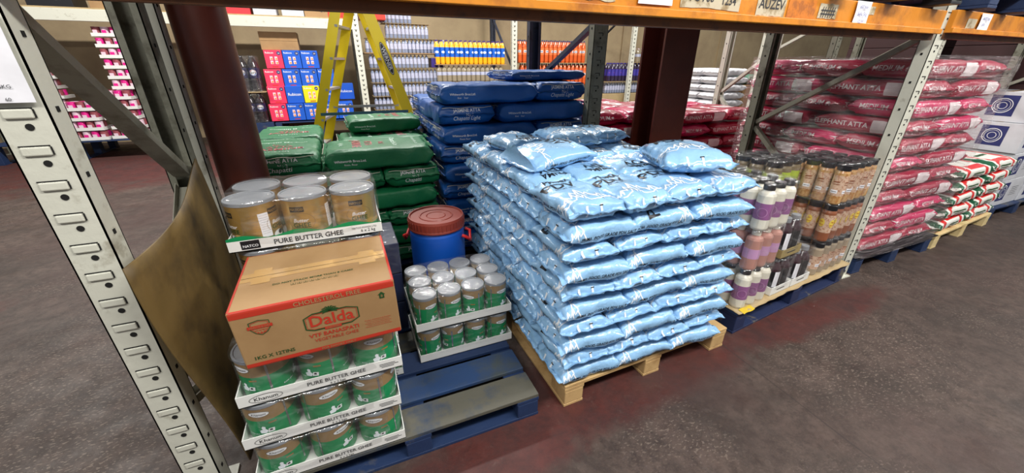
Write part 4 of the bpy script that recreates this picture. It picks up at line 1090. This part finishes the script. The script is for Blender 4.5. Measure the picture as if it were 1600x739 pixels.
# ------------------------------------------------------------------ red, white and green sacks; white cartons
M_rd = mat('red_sack_print', (206, 40, 40), .35, bump=(22, .3)); M_wt = mat('white_sack', (224, 224, 216), .35, bump=(22, .3)); M_gn = mat('green_sack_print', (24, 84, 56), .35, bump=(22, .3))
def striped(seed):
    mb = sack_mb(.59, .42, .105, M_wt, e=.5, seed=seed, wr=.006, ear=.04, blocky=9, seam=.015)
    kr, kg, kw = mb.mi(M_rd), mb.mi(M_gn), mb.mi(M_wt)
    for i, f in enumerate(mb.f):
        c = sum((Vector(mb.v[v]) for v in f), Vector()) / len(f); s = (c.x + .35 * abs(c.z - .05) + .12 * abs(c.y)) % .17
        if abs(c.x) < .13: mb.fm[i] = kw if abs(c.z - .056) < .035 or abs(c.y) < .12 else kr
        else: mb.fm[i] = kr if s < .055 else (kw if s < .085 else (kg if s < .13 else kw))
    sk = Skin(mb)
    for sd in (1, -1): sk.rect(.20, .012, M_greenp, (0, -sd * .21, .056), (sd, 0, 0), (0, 0, 1), (0, -sd, 0), off=.002); sk.rect(.15, .006, M_mark, (0, -sd * .21, .038), (sd, 0, 0), (0, 0, 1), (0, -sd, 0), off=.002)
    sk.rect(.22, .03, M_greenp, (0, .03, .105), (1, 0, 0), (0, 1, 0), (0, 0, 1), off=.002)
    o = mb.build('striped_flour_sack'); tag(o, 'x', 'sack', 'red, white and green sacks'); return Proto(o)
st = [striped(101), striped(102)]
RX, RY, RR = 4.30, 1.29, radians(4)
pallet('sack_pallet', 'pale pine pallet under the red, white and green sacks', 1.2, 1.0, M_wood2, loc=(RX, RY, 0), rz=RR, seed=21, tops=6)
for k in range(5):
    for i in range(2):
        for j in range(2):
            x, y = .30 + i * .595 + (k % 2) * .02, .215 + j * .44
            st[(i + k + j) % 2]((RX + x * cos(RR) - y * sin(RR), RY + x * sin(RR) + y * cos(RR), .121 + .108 * k), RR + (pi if (i + k) % 2 else 0) + random.uniform(-.03, .03),
                             'red, white and green flour sack, %s layer up, %s row, %s' % (ORD[k], ['front', 'rear'][j], ['near the crimson stack', 'near the cartons'][i]))
M_carton = mat('white_carton', (206, 208, 214), .5, var=(3, (190, 192, 198), .4, .6)); M_navyp = mat('navy_seal_print', (40, 48, 104), .45)
mb = MB(); mb.box((0, 0, .13), (.56, .40, .26), M_carton, bev=.004); sk = Skin(mb)
F = lambda x, z: ((x, -.2, z), (1, 0, 0), (0, 0, 1), (0, -1, 0)); G = lambda y, z: ((-.28, y, z), (0, -1, 0), (0, 0, 1), (-1, 0, 0))
for Q, xs in ((F, -.12), (G, 0)):
    sk.rect(.17, .18, M_navyp, *Q(xs, .14)); sk.ell(.065, .065, M_white, *Q(xs, .14), ring=.006, off=.0016); sk.ell(.05, .05, M_white, *Q(xs, .14), ring=.003, off=.0016)
    sk.ell(.03, .03, M_white, *Q(xs, .14), ring=.004, off=.0016)
[sk.rect(.15 - .02 * (i % 2), .004, M_mark, *F(.12, .17 - .02 * i), off=.0015) for i in range(5)]
sk.rect(.54, .05, M_tape, (0, 0, .26), (1, 0, 0), (0, 1, 0), (0, 0, 1), off=.001)
o = mb.build('white_carton'); tag(o, 'x', 'carton', 'white cartons'); WC = Proto(o)
pallet('carton_pallet', 'blue pallet under the white cartons at the far end', 1.2, 1.0, M_blueP, loc=(5.62, 1.42, 0), seed=22, tops=6)
for k in range(3):
    for i in range(2):
        for j in range(2):
            if k == 2 and i == 1 and j == 0: continue
            WC((5.93 + i * .575 - .02 * k, 1.66 + j * .42, .122 + .263 * k), random.uniform(-.03, .03), 'white carton with a navy seal, %s layer, %s row, %s end' % (['bottom', 'middle', 'third'][k], ['front', 'rear'][j], ['near', 'far'][i]))
WC((5.90, 1.72, .122 + .263 * 3), .12, 'white carton askew on the very top of the carton pile')
# dark stacked goods closing the far end of the rack
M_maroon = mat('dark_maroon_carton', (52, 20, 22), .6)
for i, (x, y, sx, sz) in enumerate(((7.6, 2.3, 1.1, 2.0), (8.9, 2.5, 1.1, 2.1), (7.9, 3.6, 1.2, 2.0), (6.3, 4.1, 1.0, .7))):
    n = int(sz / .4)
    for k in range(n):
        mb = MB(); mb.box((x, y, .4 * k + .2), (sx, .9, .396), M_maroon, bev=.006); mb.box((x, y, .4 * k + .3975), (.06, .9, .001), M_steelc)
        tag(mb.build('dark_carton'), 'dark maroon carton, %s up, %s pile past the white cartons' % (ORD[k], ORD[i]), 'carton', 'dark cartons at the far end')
M_veg = [mat('green_pack', (44, 92, 40), .4), mat('yellow_pack', (214, 190, 60), .4), mat('red_pack', (190, 60, 40), .4)]
for i in range(6):
    mb = sack_mb(.5, .36, .16, M_veg[(i * 2) % 3 if i != 1 else 1], e=.6, seed=120 + i, wr=.01)
    o = mb.build('produce_bag', None, (7.55 + .55 * (i % 2), 1.62, .5 + .165 * (i // 2)), .1 * i); tag(o, '%s plump bag of produce heaped beyond the white cartons, %s' % (['green', 'yellow', 'yellow', 'green', 'red', 'green'][i], ORD[i // 2] + ' up'), 'bag')
mb = MB(); mb.box((7.82, 1.52, .25), (1.15, .5, .48), M_maroon, bev=.01); tag(mb.build('produce_bin'), 'dark bin holding up the bags beyond the white cartons', 'bin')

# ------------------------------------------------------------------ step ladder in the back aisle
ld = rootempty('step_ladder', 'yellow fibreglass step ladder standing open in the back aisle', 'ladder', (0, 0, 0))
def rail(a, b, par, wd=.092, th=.03, m=M_yel, name='rail'):
    mb = MB(); a = Vector(a); b = Vector(b); d = (b - a); L = d.length; d.normalize()
    side = Vector((0, 1, 0)); n = d.cross(side).normalized()
    R = Matrix((d, n, side)).transposed().to_4x4(); R.translation = (a + b) / 2
    mb.box((0, 0, 0), (L, wd, .006), m, R)
    for s in (-1, 1): mb.box((0, s * (wd / 2 - .003), th / 2), (L, .006, th), m, R)
    return mb.build(name, par), R, L
A0, A1 = Vector((-.50, 4.45, .0)), Vector((.13, 4.50, 1.98)); B0, B1 = Vector((-.40, 5.05, .0)), Vector((.26, 4.88, 1.98))
D0, D1 = Vector((.93, 4.42, .0)), Vector((.33, 4.50, 1.98)); C0, C1 = Vector((.90, 5.05, .0)), Vector((.32, 4.88, 1.98))
rail(A0, A1, ld); rail(B0, B1, ld); rD, RD, LD = rail(D0, D1, ld, wd=.105); rail(C0, C1, ld, wd=.10)
for (p0, p1, q0, q1) in ((A0, A1, B0, B1), (D0, D1, C0, C1)):
    for i in range(1, 7):
        t = i * .285 / 1.98; mb = MB(); mb.bar(p0.lerp(p1, t), q0.lerp(q1, t), .075, .022, M_alu); mb.build('tread', ld)
mb = MB(); mb.box((.24, 4.69, 1.99), (.32, .5, .05), M_yel, bev=.01); mb.build('top_cap', ld)
for (p, q, m) in ((B0.lerp(B1, .47), C0.lerp(C1, .47), M_alu), (A0.lerp(A1, .46), D0.lerp(D1, .46), M_teal)):
    mb = MB(); mb.bar(p, q, .008, .028, m); mb.build('spreader', ld)
for p in (A0, B0, C0, D0):
    mb = MB(); mb.box((p.x, p.y, .015), (.09, .05, .03), M_cap, bev=.005); mb.build('rubber_foot', ld)
mb = MB(); pts = []; n = 28
vs = [(LD * .22 + .16 * cos(2 * pi * k / n), .034 * sin(2 * pi * k / n), -.0042) for k in range(n)]; mb.add(vs, [tuple(range(n))], M_cap, RD)
vs = [(LD * .22 + .15 * cos(2 * pi * k / n), .028 * sin(2 * pi * k / n), -.0050) for k in range(n)]; mb.add(vs, [tuple(range(n))], M_white, RD)
vs = [(LD * .22 + .145 * cos(2 * pi * k / n), .025 * sin(2 * pi * k / n), -.0056) for k in range(n)]; mb.add(vs, [tuple(range(n))], M_cap, RD)
tv, tf, tw, th_ = text_geo('WERNER', .02); mb.add([(LD * .22 - x * .22 / tw, -y * .22 / tw * .9, -.0064) for x, y in tv], tf, M_white, RD)
mb.build('maker_badge', rD)

# ------------------------------------------------------------------ far rack against the wall
mb = MB(); mb.box((-2.3, 8.03, 1.975), (5.4, .06, .15), M_rackw, bev=.004); tag(mb.build('rack_beam'), 'long off-white shelf beam of the far rack over the cans', 'rack beam')
mb = MB(); mb.box((-2.3, 8.55, 2.06), (5.4, 1.05, .02), M_sheet); tag(mb.build('shelf_board'), 'pale shelf board carried by the off-white far beam', 'shelf board')
FB = [(-4.3, .7, M_card, 'wide brown carton'), (-3.45, .5, M_steelc, 'dark carton'), (-2.75, .6, M_card, 'plain brown carton'), (-1.85, .35, M_carton, 'small white carton'), (-1.28, .38, mat('red_white_carton', (206, 52, 60), .5), 'red and white carton'), (-.90, .34, M_carton, 'white carton with blue print'),
      (-.50, .34, M_carton, 'white carton with a picture'), (-.15, .38, M_card, 'brown carton near the ladder'), (.16, .3, mat('scarlet_carton', (214, 50, 34), .5), 'scarlet carton'), (.74, .45, mat('scarlet_carton2', (204, 54, 40), .5), 'scarlet carton by the ladder rail')]
for i, (x, wd, m, nm) in enumerate(FB):
    mb = MB(); mb.box((x, 8.25, 2.07 + .16), (wd - .02, .4, .32), m, bev=.004); sk = Skin(mb)
    Q = lambda a, z: ((x + a, 8.05, 2.07 + z), (1, 0, 0), (0, 0, 1), (0, -1, 0))
    if m not in (M_card, M_steelc):
        sk.rect(wd * .35, .06, M_white if m is not M_carton else M_navyp, *Q(-.03, .12)); sk.rect(wd * .2, .12, M_white if m is not M_carton else M_redp, *Q(.08, .15), off=.0015)
    else: sk.text('24', M_mark, *Q(.1, .1), height=.05)
    tag(mb.build('shelf_box'), nm + ' on the far off-white shelf', 'carton')

# trays of pink tubs
M_pk = mat('hot_pink_tub', (226, 30, 140), .4, coat=.3); M_pl = mat('pale_pink_tub', (226, 200, 214), .4); M_br = mat('brown_pink_tub', (150, 76, 84), .4)
def tub(m):
    mb = MB(); mb.lathe([(0, 0), (.042, 0), (.046, .01), (.047, .10), (.045, .105)], m, 12); mb.lathe([(.045, .104), (.048, .106), (.048, .122), (0, .124)], m, 12)
    mb.box((0, -.0465, .055), (.05, .004, .05), M_pl if m is not M_pl else M_pk); o = mb.build('pink_tub'); tag(o, 'x', 'tub'); return Proto(o)
tubs = [tub(M_pk), tub(M_pl), tub(M_br)]
mb = tray_mb(.41, .30, .046, M_tray); o = mb.build('tub_tray'); tag(o, 'x', 'tray'); TT = Proto(o)
def tubtray(x, y, z, where):
    TT((x, y, z), 0, 'white tray of pink tubs, ' + where, 'white trays of pink tubs')
    for i in range(4):
        for j in range(2): tubs[(i * 2 + int(z * 10) + j) % 3]((x + .055 + i * .1, y + .055 + .1 * j, z + .004), 0, 'pink tub, %s, %s row, %s along' % (where, ['front', 'back'][j], ORD[i]), 'pink tubs')
pallet('tub_pallet', 'blue pallet of pink tubs in the far rack', 1.9, 1.1, M_blueP, loc=(-4.75, 7.95, 0), seed=30, H=.28, tops=6)
zc_ = .285
for k in range(5): tubtray(-3.36 + .035 * (k % 2), 8.0, zc_ + .143 * k, 'lower pile, tray %s up' % ORD[k])
for k in range(4): tubtray(-3.80 - .01 * k, 7.97, zc_ + .143 * k, 'short pile beside the lower one, tray %s up' % ORD[k])
for k in range(5, 11): tubtray(-3.16, 8.08, zc_ + .143 * k, 'tall upper pile, tray %s up' % ORD[k])
for k in range(5): tubtray(-3.36, 8.38, zc_ + .143 * k, 'pile behind the lower one, tray %s up' % ORD[k])
for k in range(11): tubtray(-4.35 - .03 * (k % 2), 8.5, zc_ + .143 * k, 'high rear pile, tray %s up' % ORD[k])

# cola bottles
def bottle2(name, r, h, body, capm, label, lb=(.38, .66), neckm=None, dec=None, n=14, top=.7):
    mb = MB(); nb = neckm or body
    mb.lathe([(0, 0), (r * .85, 0), (r, h * .06), (r, h * lb[0]), (r * 1.015, h * lb[0]), (r * 1.015, h * lb[1]), (r, h * lb[1]), (r, h * top), (r * .75, h * (top + .12)), (r * .3, h * .93), (r * .3, h * .95)],
             [body, body, body, label, label, label, body, nb, nb, nb], n)
    if dec: dec(Skin(mb), r, h)
    mb.lathe([(r * .3, h * .94), (r * .36, h * .94), (r * .36, h * .995), (0, h)], capm, 10)
    o = mb.build(name); tag(o, 'x', 'bottle'); return Proto(o)
M_cola = mat('dark_cola', (34, 28, 32), .12, coat=.8); M_colal = mat('navy_cola_label', (32, 30, 66), .35); M_film3 = film_mat('bottle_film', body=.03, gloss=.08, streak=(6, 6, 10), rough=.12)
M_blub = mat('cola_blue', (30, 90, 190), .4)
def cola(sk, r, h):
    for a in (0, .0):
        L = lab(sk, a, h * .53, r); sk.ell(r * .62, r * .62, M_white, *L, off=.004)
        sk.poly([(r * .55 * cos(t), r * .55 * sin(t)) for t in [pi * i / 10 + .15 for i in range(11)]], M_redp, *L, off=.006)
        sk.poly([(r * .55 * cos(t), r * .55 * sin(t)) for t in [pi + pi * i / 10 + .15 for i in range(11)]], M_blub, *L, off=.006)
        sk.rect(r * 1.1, r * .3, M_black, *L, off=.008); sk.text('pepsi', M_white, *L, width=r * .9, bold=.03, off=.010)
B_cola = bottle2('cola_bottle', .064, .47, M_cola, M_cola, M_colal, dec=cola)
for (nx, ny, x0, z, what, zs) in ((2, 2, -1.80, .93, 'upper pack by the column', 1.18), (2, 2, -1.42, .93, 'upper pack by the cartons', 1.18), (3, 2, -1.58, .44, 'lower pack', .98)):
    q = .160 if nx == 2 else .150
    for i in range(nx):
        for j in range(ny): B_cola((x0 + q * i, 8.05 + q * j, z), 0, 'dark cola bottle in the %s, %s row, %s along' % (what, ['front', 'rear'][j], ORD[i]), 'dark cola bottles', None, (1.14, 1.14, zs))
    o = film_shell(q * nx + .01, .33, 0, .46 * zs, .07, M_film3, nx, ny, seed=int(-x0 * 9), pinch=.03).build('shrink_film', None, (x0 - .085, 7.965, z)); tag(o, 'clear film around the cola bottles, ' + what, 'shrink film')
for z in (.30, .925):
    mb = MB(); mb.box((-1.53, 8.2, z), (.78, .5, .012 if z > .5 else .26), M_sheet if z > .5 else M_blueP); tag(mb.build('stack_board'), 'board between the two levels of cola bottles' if z > .5 else 'blue base under the cola bottles', 'board')

# mixed fruit-drink cartons
M_rub = mat('bright_blue_carton', (28, 92, 200), .42); M_rubp = mat('raspberry_carton', (228, 56, 92), .42); M_ruby = mat('yellow_carton', (236, 220, 30), .42); M_orf = mat('orange_fruit_print', (240, 150, 70), .4)
def rubc(m, plain=False):
    mb = MB(); mb.box((0, .17, .135), (.262, .34, .268), m, bev=.004); sk = Skin(mb); Q = lambda x, z: ((x, 0, z), (1, 0, 0), (0, 0, 1), (0, -1, 0))
    if plain: sk.text('Rubicon', M_white, *Q(0, .14), width=.2, bold=.03)
    else:
        for (x, z) in ((-.035, .15), (.035, .15), (-.035, .09), (.035, .09)):
            sk.rect(.042, .05, M_pl, *Q(x, z), off=.0012); sk.ell(.014, .014, M_orf, *Q(x + .004, z - .008), off=.0022)
        sk.text('Rubicon', M_white, *Q(-.05, .232), width=.12, bold=.03); sk.ell(.028, .028, M_navyp, *Q(.085, .225), off=.0016); sk.text('24', M_white, *Q(.085, .225), width=.03, off=.003)
        sk.rect(.09, .014, M_redp, *Q(0, .025), off=.0012)
    o = mb.build('drinks_carton'); tag(o, 'x', 'carton', 'fruit drink cartons'); return Proto(o)
RB = {'b': rubc(M_rub), 'p': rubc(M_rubp), 'y': rubc(M_ruby), 'n': rubc(M_rub, True)}
CN = {'b': 'blue fruit drink carton', 'p': 'raspberry pink fruit drink carton', 'y': 'yellow fruit drink carton', 'n': 'blue carton with only a white name'}
pallet('drinks_pallet', 'blue pallet under the blue and pink drink cartons', 1.46, 1.0, M_blueP, loc=(-1.12, 7.98, 0), seed=31, H=.42, tops=5)
rub_rows = ((.440, -1.03, 'pbbbb'), (.745, -1.0, 'pnyn'), (1.03, -.99, 'pbbb'), (1.34, -.93, 'pbb'))
for ri, (z, x0, s) in enumerate(rub_rows):
    for i, c in enumerate(s):
        RB[c]((x0 + i * .272, 8.02 + .03 * ri, z - .018 * ri), 0, '%s, %s row up, %s from the cola bottles' % (CN[c], ORD[ri], ORD[i]), None, None, (1, 1, 1.04))
for i in range(2):
    RB['n']((.10 + .272 * i - .25, 8.36, .745), 0, 'blue carton behind the yellow one, %s toward the ladder' % ORD[i], scale=(1, .6, 1.04))
for k in range(2):
    mb = MB(); mb.box((-.80, 8.35, 1.636 + .137 * k), (.56, .4, .135), M_card, bev=.004); tag(mb.build('flat_carton'), ['lower', 'upper'][k] + ' flat brown carton on the drink cartons under the far shelf', 'carton')
mb = MB(); mb.box((-.80, 9.18, .62), (.5, .3, 1.24), M_card); tag(mb.build('tall_carton'), 'tall brown carton standing behind the drink cartons', 'carton')

# water, orange and yellow drinks
M_wat = mat('clear_water_bottle', (140, 150, 176), .15, coat=.7, alpha=.85); M_watl = mat('pale_label', (186, 190, 212), .4, var=(30, (90, 92, 150), .60, .66)); M_violet = mat('violet_label', (58, 46, 132), .4)
M_yd = mat('yellow_juice', (244, 178, 30), .2, coat=.6); M_bl = mat('royal_label', (22, 96, 200), .35, var=(14, (230, 150, 110), .60, .64))
M_od = mat('orange_soda', (206, 88, 34), .2, coat=.6); M_ol = mat('orange_label', (226, 118, 62), .4, var=(16, (50, 60, 140), .58, .62))
M_dv = mat('dark_grape_soda', (44, 34, 62), .15, coat=.6); M_vl = mat('grape_label', (60, 52, 150), .4, var=(18, (210, 90, 110), .6, .64))
B_wat = bottle2('water_bottle', .0335, .238, M_wat, M_white, M_watl, (.3, .68), n=10)
B_yel = bottle2('yellow_juice_bottle', .044, .42, M_yd, M_violet, M_bl, (.30, .70), n=12, dec=lambda sk, r, h: [sk.ell(r * .7, r * .5, M_white, *lab(sk, .2, h * .5, r), off=.004)])
B_org = bottle2('orange_soda_bottle', .046, .43, M_od, M_navyp, M_ol, (.35, .66), n=12, dec=lambda sk, r, h: [sk.rect(r * 1.2, h * .1, M_white, *lab(sk, 0, h * .5, r), off=.004), sk.rect(r, h * .03, M_navyp, *lab(sk, 0, h * .5, r), off=.006)])
B_grp = bottle2('grape_soda_bottle', .050, .40, M_dv, M_violet, M_vl, (.30, .66), n=12)
B_clr = bottle2('clear_bottle', .047, .30, mat('smoky_clear_bottle', (150, 138, 116), .15, coat=.7), M_pl, M_watl, (.4, .6), n=12)
def prow(P, x0, n, pitch, y, z, d, what, grp):
    for i in range(n):
        for j in range(d): P((x0 + i * pitch, y + j * pitch, z), .3 * ((i * 7 + j) % 5) - .6, '%s, %s, %s along' % (what, ['front', 'second', 'third'][j], ORD[i]), grp)
def sheet(x0, x1, y0, y1, z, label, m=M_sheet, th=.012):
    mb = MB(); mb.box(((x0 + x1) / 2, (y0 + y1) / 2, z), (x1 - x0, y1 - y0, th), m); tag(mb.build('layer_board'), label, 'board')
pallet('water_pallet', 'blue pallet under the packs of water behind the ladder', 1.5, 1.0, M_blueP, loc=(.55, 8.1, 0), seed=33, H=.30, tops=5)
for k, z in enumerate((.31, .553, .796, 1.039)):
    prow(B_wat, .62, 18, .073, 8.15, z, 1, 'water bottle in the %s row behind the ladder' % ORD[k], 'water bottles below the board')
    sheet(.58, 1.95, 8.1, 8.5, z + .241, 'thin board over the %s row of water bottles' % ORD[k], M_sheet, .004)
prow(B_wat, .62, 15, .073, 8.15, 1.288, 1, 'water bottle in the row just under the cardboard', 'water bottles below the board')
mb = MB(); mb.box((1.84, 8.36, 1.38), (.22, .5, .17), M_violet, bev=.01); tag(mb.build('violet_pack'), 'violet wrapped pack under the cardboard ledge', 'pack')
sheet(.52, 1.97, 8.08, 8.9, 1.538, 'sagging cardboard ledge above the packs of water', M_card, .014)
prow(B_wat, 1.30, 11, .073, 8.3, 1.546, 2, 'water bottle standing on the cardboard ledge', 'water bottles on the ledge')
prow(B_wat, .60, 10, .073, 8.32, 1.546, 1, 'water bottle on the ledge close to the ladder', 'water bottles on the ledge')
sheet(.58, 2.0, 8.26, 8.6, 1.790, 'thin board on the ledge bottles', M_sheet, .004)
prow(B_wat, .98, 11, .073, 8.3, 1.794, 1, 'water bottle on the second tier over the ledge', 'water bottles on the ledge')
sheet(.90, 1.78, 8.26, 8.6, 2.038, 'thin board over the second tier', M_sheet, .004)
prow(B_wat, .90, 8, .073, 8.3, 2.042, 1, 'water bottle on the third tier near the ladder top', 'water bottles on the ledge')
def base_stack(x0, x1, y0, y1, z1_, label):
    pallet('drinks_pallet', 'blue pallet ' + label, x1 - x0, y1 - y0, M_blueP, loc=(x0, y0, 0), seed=34, tops=5)
    mb = MB(); mb.box(((x0 + x1) / 2, (y0 + y1) / 2, (.13 + z1_) / 2), (x1 - x0 - .02, y1 - y0 - .02, z1_ - .13), M_sheet, bev=.01); tag(mb.build('wrapped_carton'), 'wrapped carton base ' + label, 'carton')
base_stack(1.98, 3.25, 8.0, 8.9, 1.035, 'under the yellow juice bottles')
prow(B_clr, 1.85, 14, .098, 8.04, 1.04, 1, 'clear bottle under the yellow juice bottles', 'clear bottles')
sheet(1.78, 3.25, 7.98, 8.5, 1.350, 'cardboard edge under the yellow juice bottles', M_card, .014)
prow(B_yel, 1.84, 15, .0955, 8.05, 1.358, 2, 'yellow juice bottle with blue label', 'yellow juice bottles')
base_stack(3.6, 5.6, 8.09, 8.9, .94, 'under the orange soda bottles')
prow(B_org, 3.62, 20, .102, 8.05, .945, 2, 'orange soda bottle in the lower tier', 'orange soda bottles in the lower tier')
sheet(3.55, 5.7, 8.0, 8.5, 1.382, 'thin board between the tiers of orange soda', M_sheet, .008)
prow(B_org, 3.56, 16, .102, 8.05, 1.388, 3, 'orange soda bottle in the upper tier', 'orange soda bottles in the upper tier')
base_stack(5.75, 8.2, 8.12, 8.95, .72, 'under the purple soda bottles')
prow(B_wat, 5.85, 14, .073, 8.17, .73, 2, 'small bottle in the silvery pack under the purple soda', 'small bottles under the purple soda')
o = film_shell(1.1, .2, 0, .24, .03, M_film3, 8, 2, seed=5).build('shrink_film', None, (5.8, 8.12, .73)); tag(o, 'crinkled film over the small bottles under the purple soda', 'shrink film')
sheet(5.75, 8.2, 8.09, 8.8, .985, 'thin board under the purple soda bottles', M_sheet, .008)
prow(B_grp, 5.90, 14, .104, 8.17, .992, 3, 'purple soda bottle with violet label', 'purple soda bottles')
prow(B_clr, 7.40, 8, .1, 8.17, .992, 3, 'clear bottle beyond the purple soda', 'clear bottles beyond the soda')
sheet(6.5, 8.3, 8.12, 8.7, 1.40, 'thin board over the purple soda', M_sheet, .006)
prow(B_clr, 6.7, 14, .1, 8.2, 1.404, 2, 'clear bottle on the upper board beyond the soda', 'clear bottles beyond the soda')
# white sacks in the back aisle
M_ws = mat('white_woven_sack', (226, 226, 230), .5, bump=(22, .3))
mb = sack_mb(.85, .48, .145, M_ws, e=.5, seed=140, wr=.01); sk = Skin(mb)
sk.rect(.2, .12, M_violet, (-.2, 0, .155), (1, 0, 0), (0, 1, 0), (0, 0, 1)); o = mb.build('white_sack'); tag(o, 'x', 'sack', 'white sacks'); WS = Proto(o)
pallet('sack_pallet', 'blue pallet under the white sacks in the back aisle', 1.1, 1.0, M_blueP, loc=(6.75, 5.9, 0), seed=36, tops=5)
for k in range(8):
    for j in range(2): WS((7.3 + random.uniform(-.02, .02), 6.16 + j * .49, .121 + .148 * k), random.uniform(-.05, .05), 'white sack, %s up, %s row, in the pile past the dark column' % (ORD[k], ['front', 'rear'][j]))
mb = sack_mb(.6, .5, .2, mat('green_bundle', (74, 112, 92), .5), e=.6, seed=150, wr=.012); o = mb.build('green_bundle', None, (8.2, 6.4, .98), .2); tag(o, 'dull green bundle beside the white sacks', 'bundle')
mb = MB(); mb.box((8.2, 6.4, .49), (.7, .6, .97), M_card, bev=.01); tag(mb.build('brown_crate'), 'brown crate under the dull green bundle', 'crate')
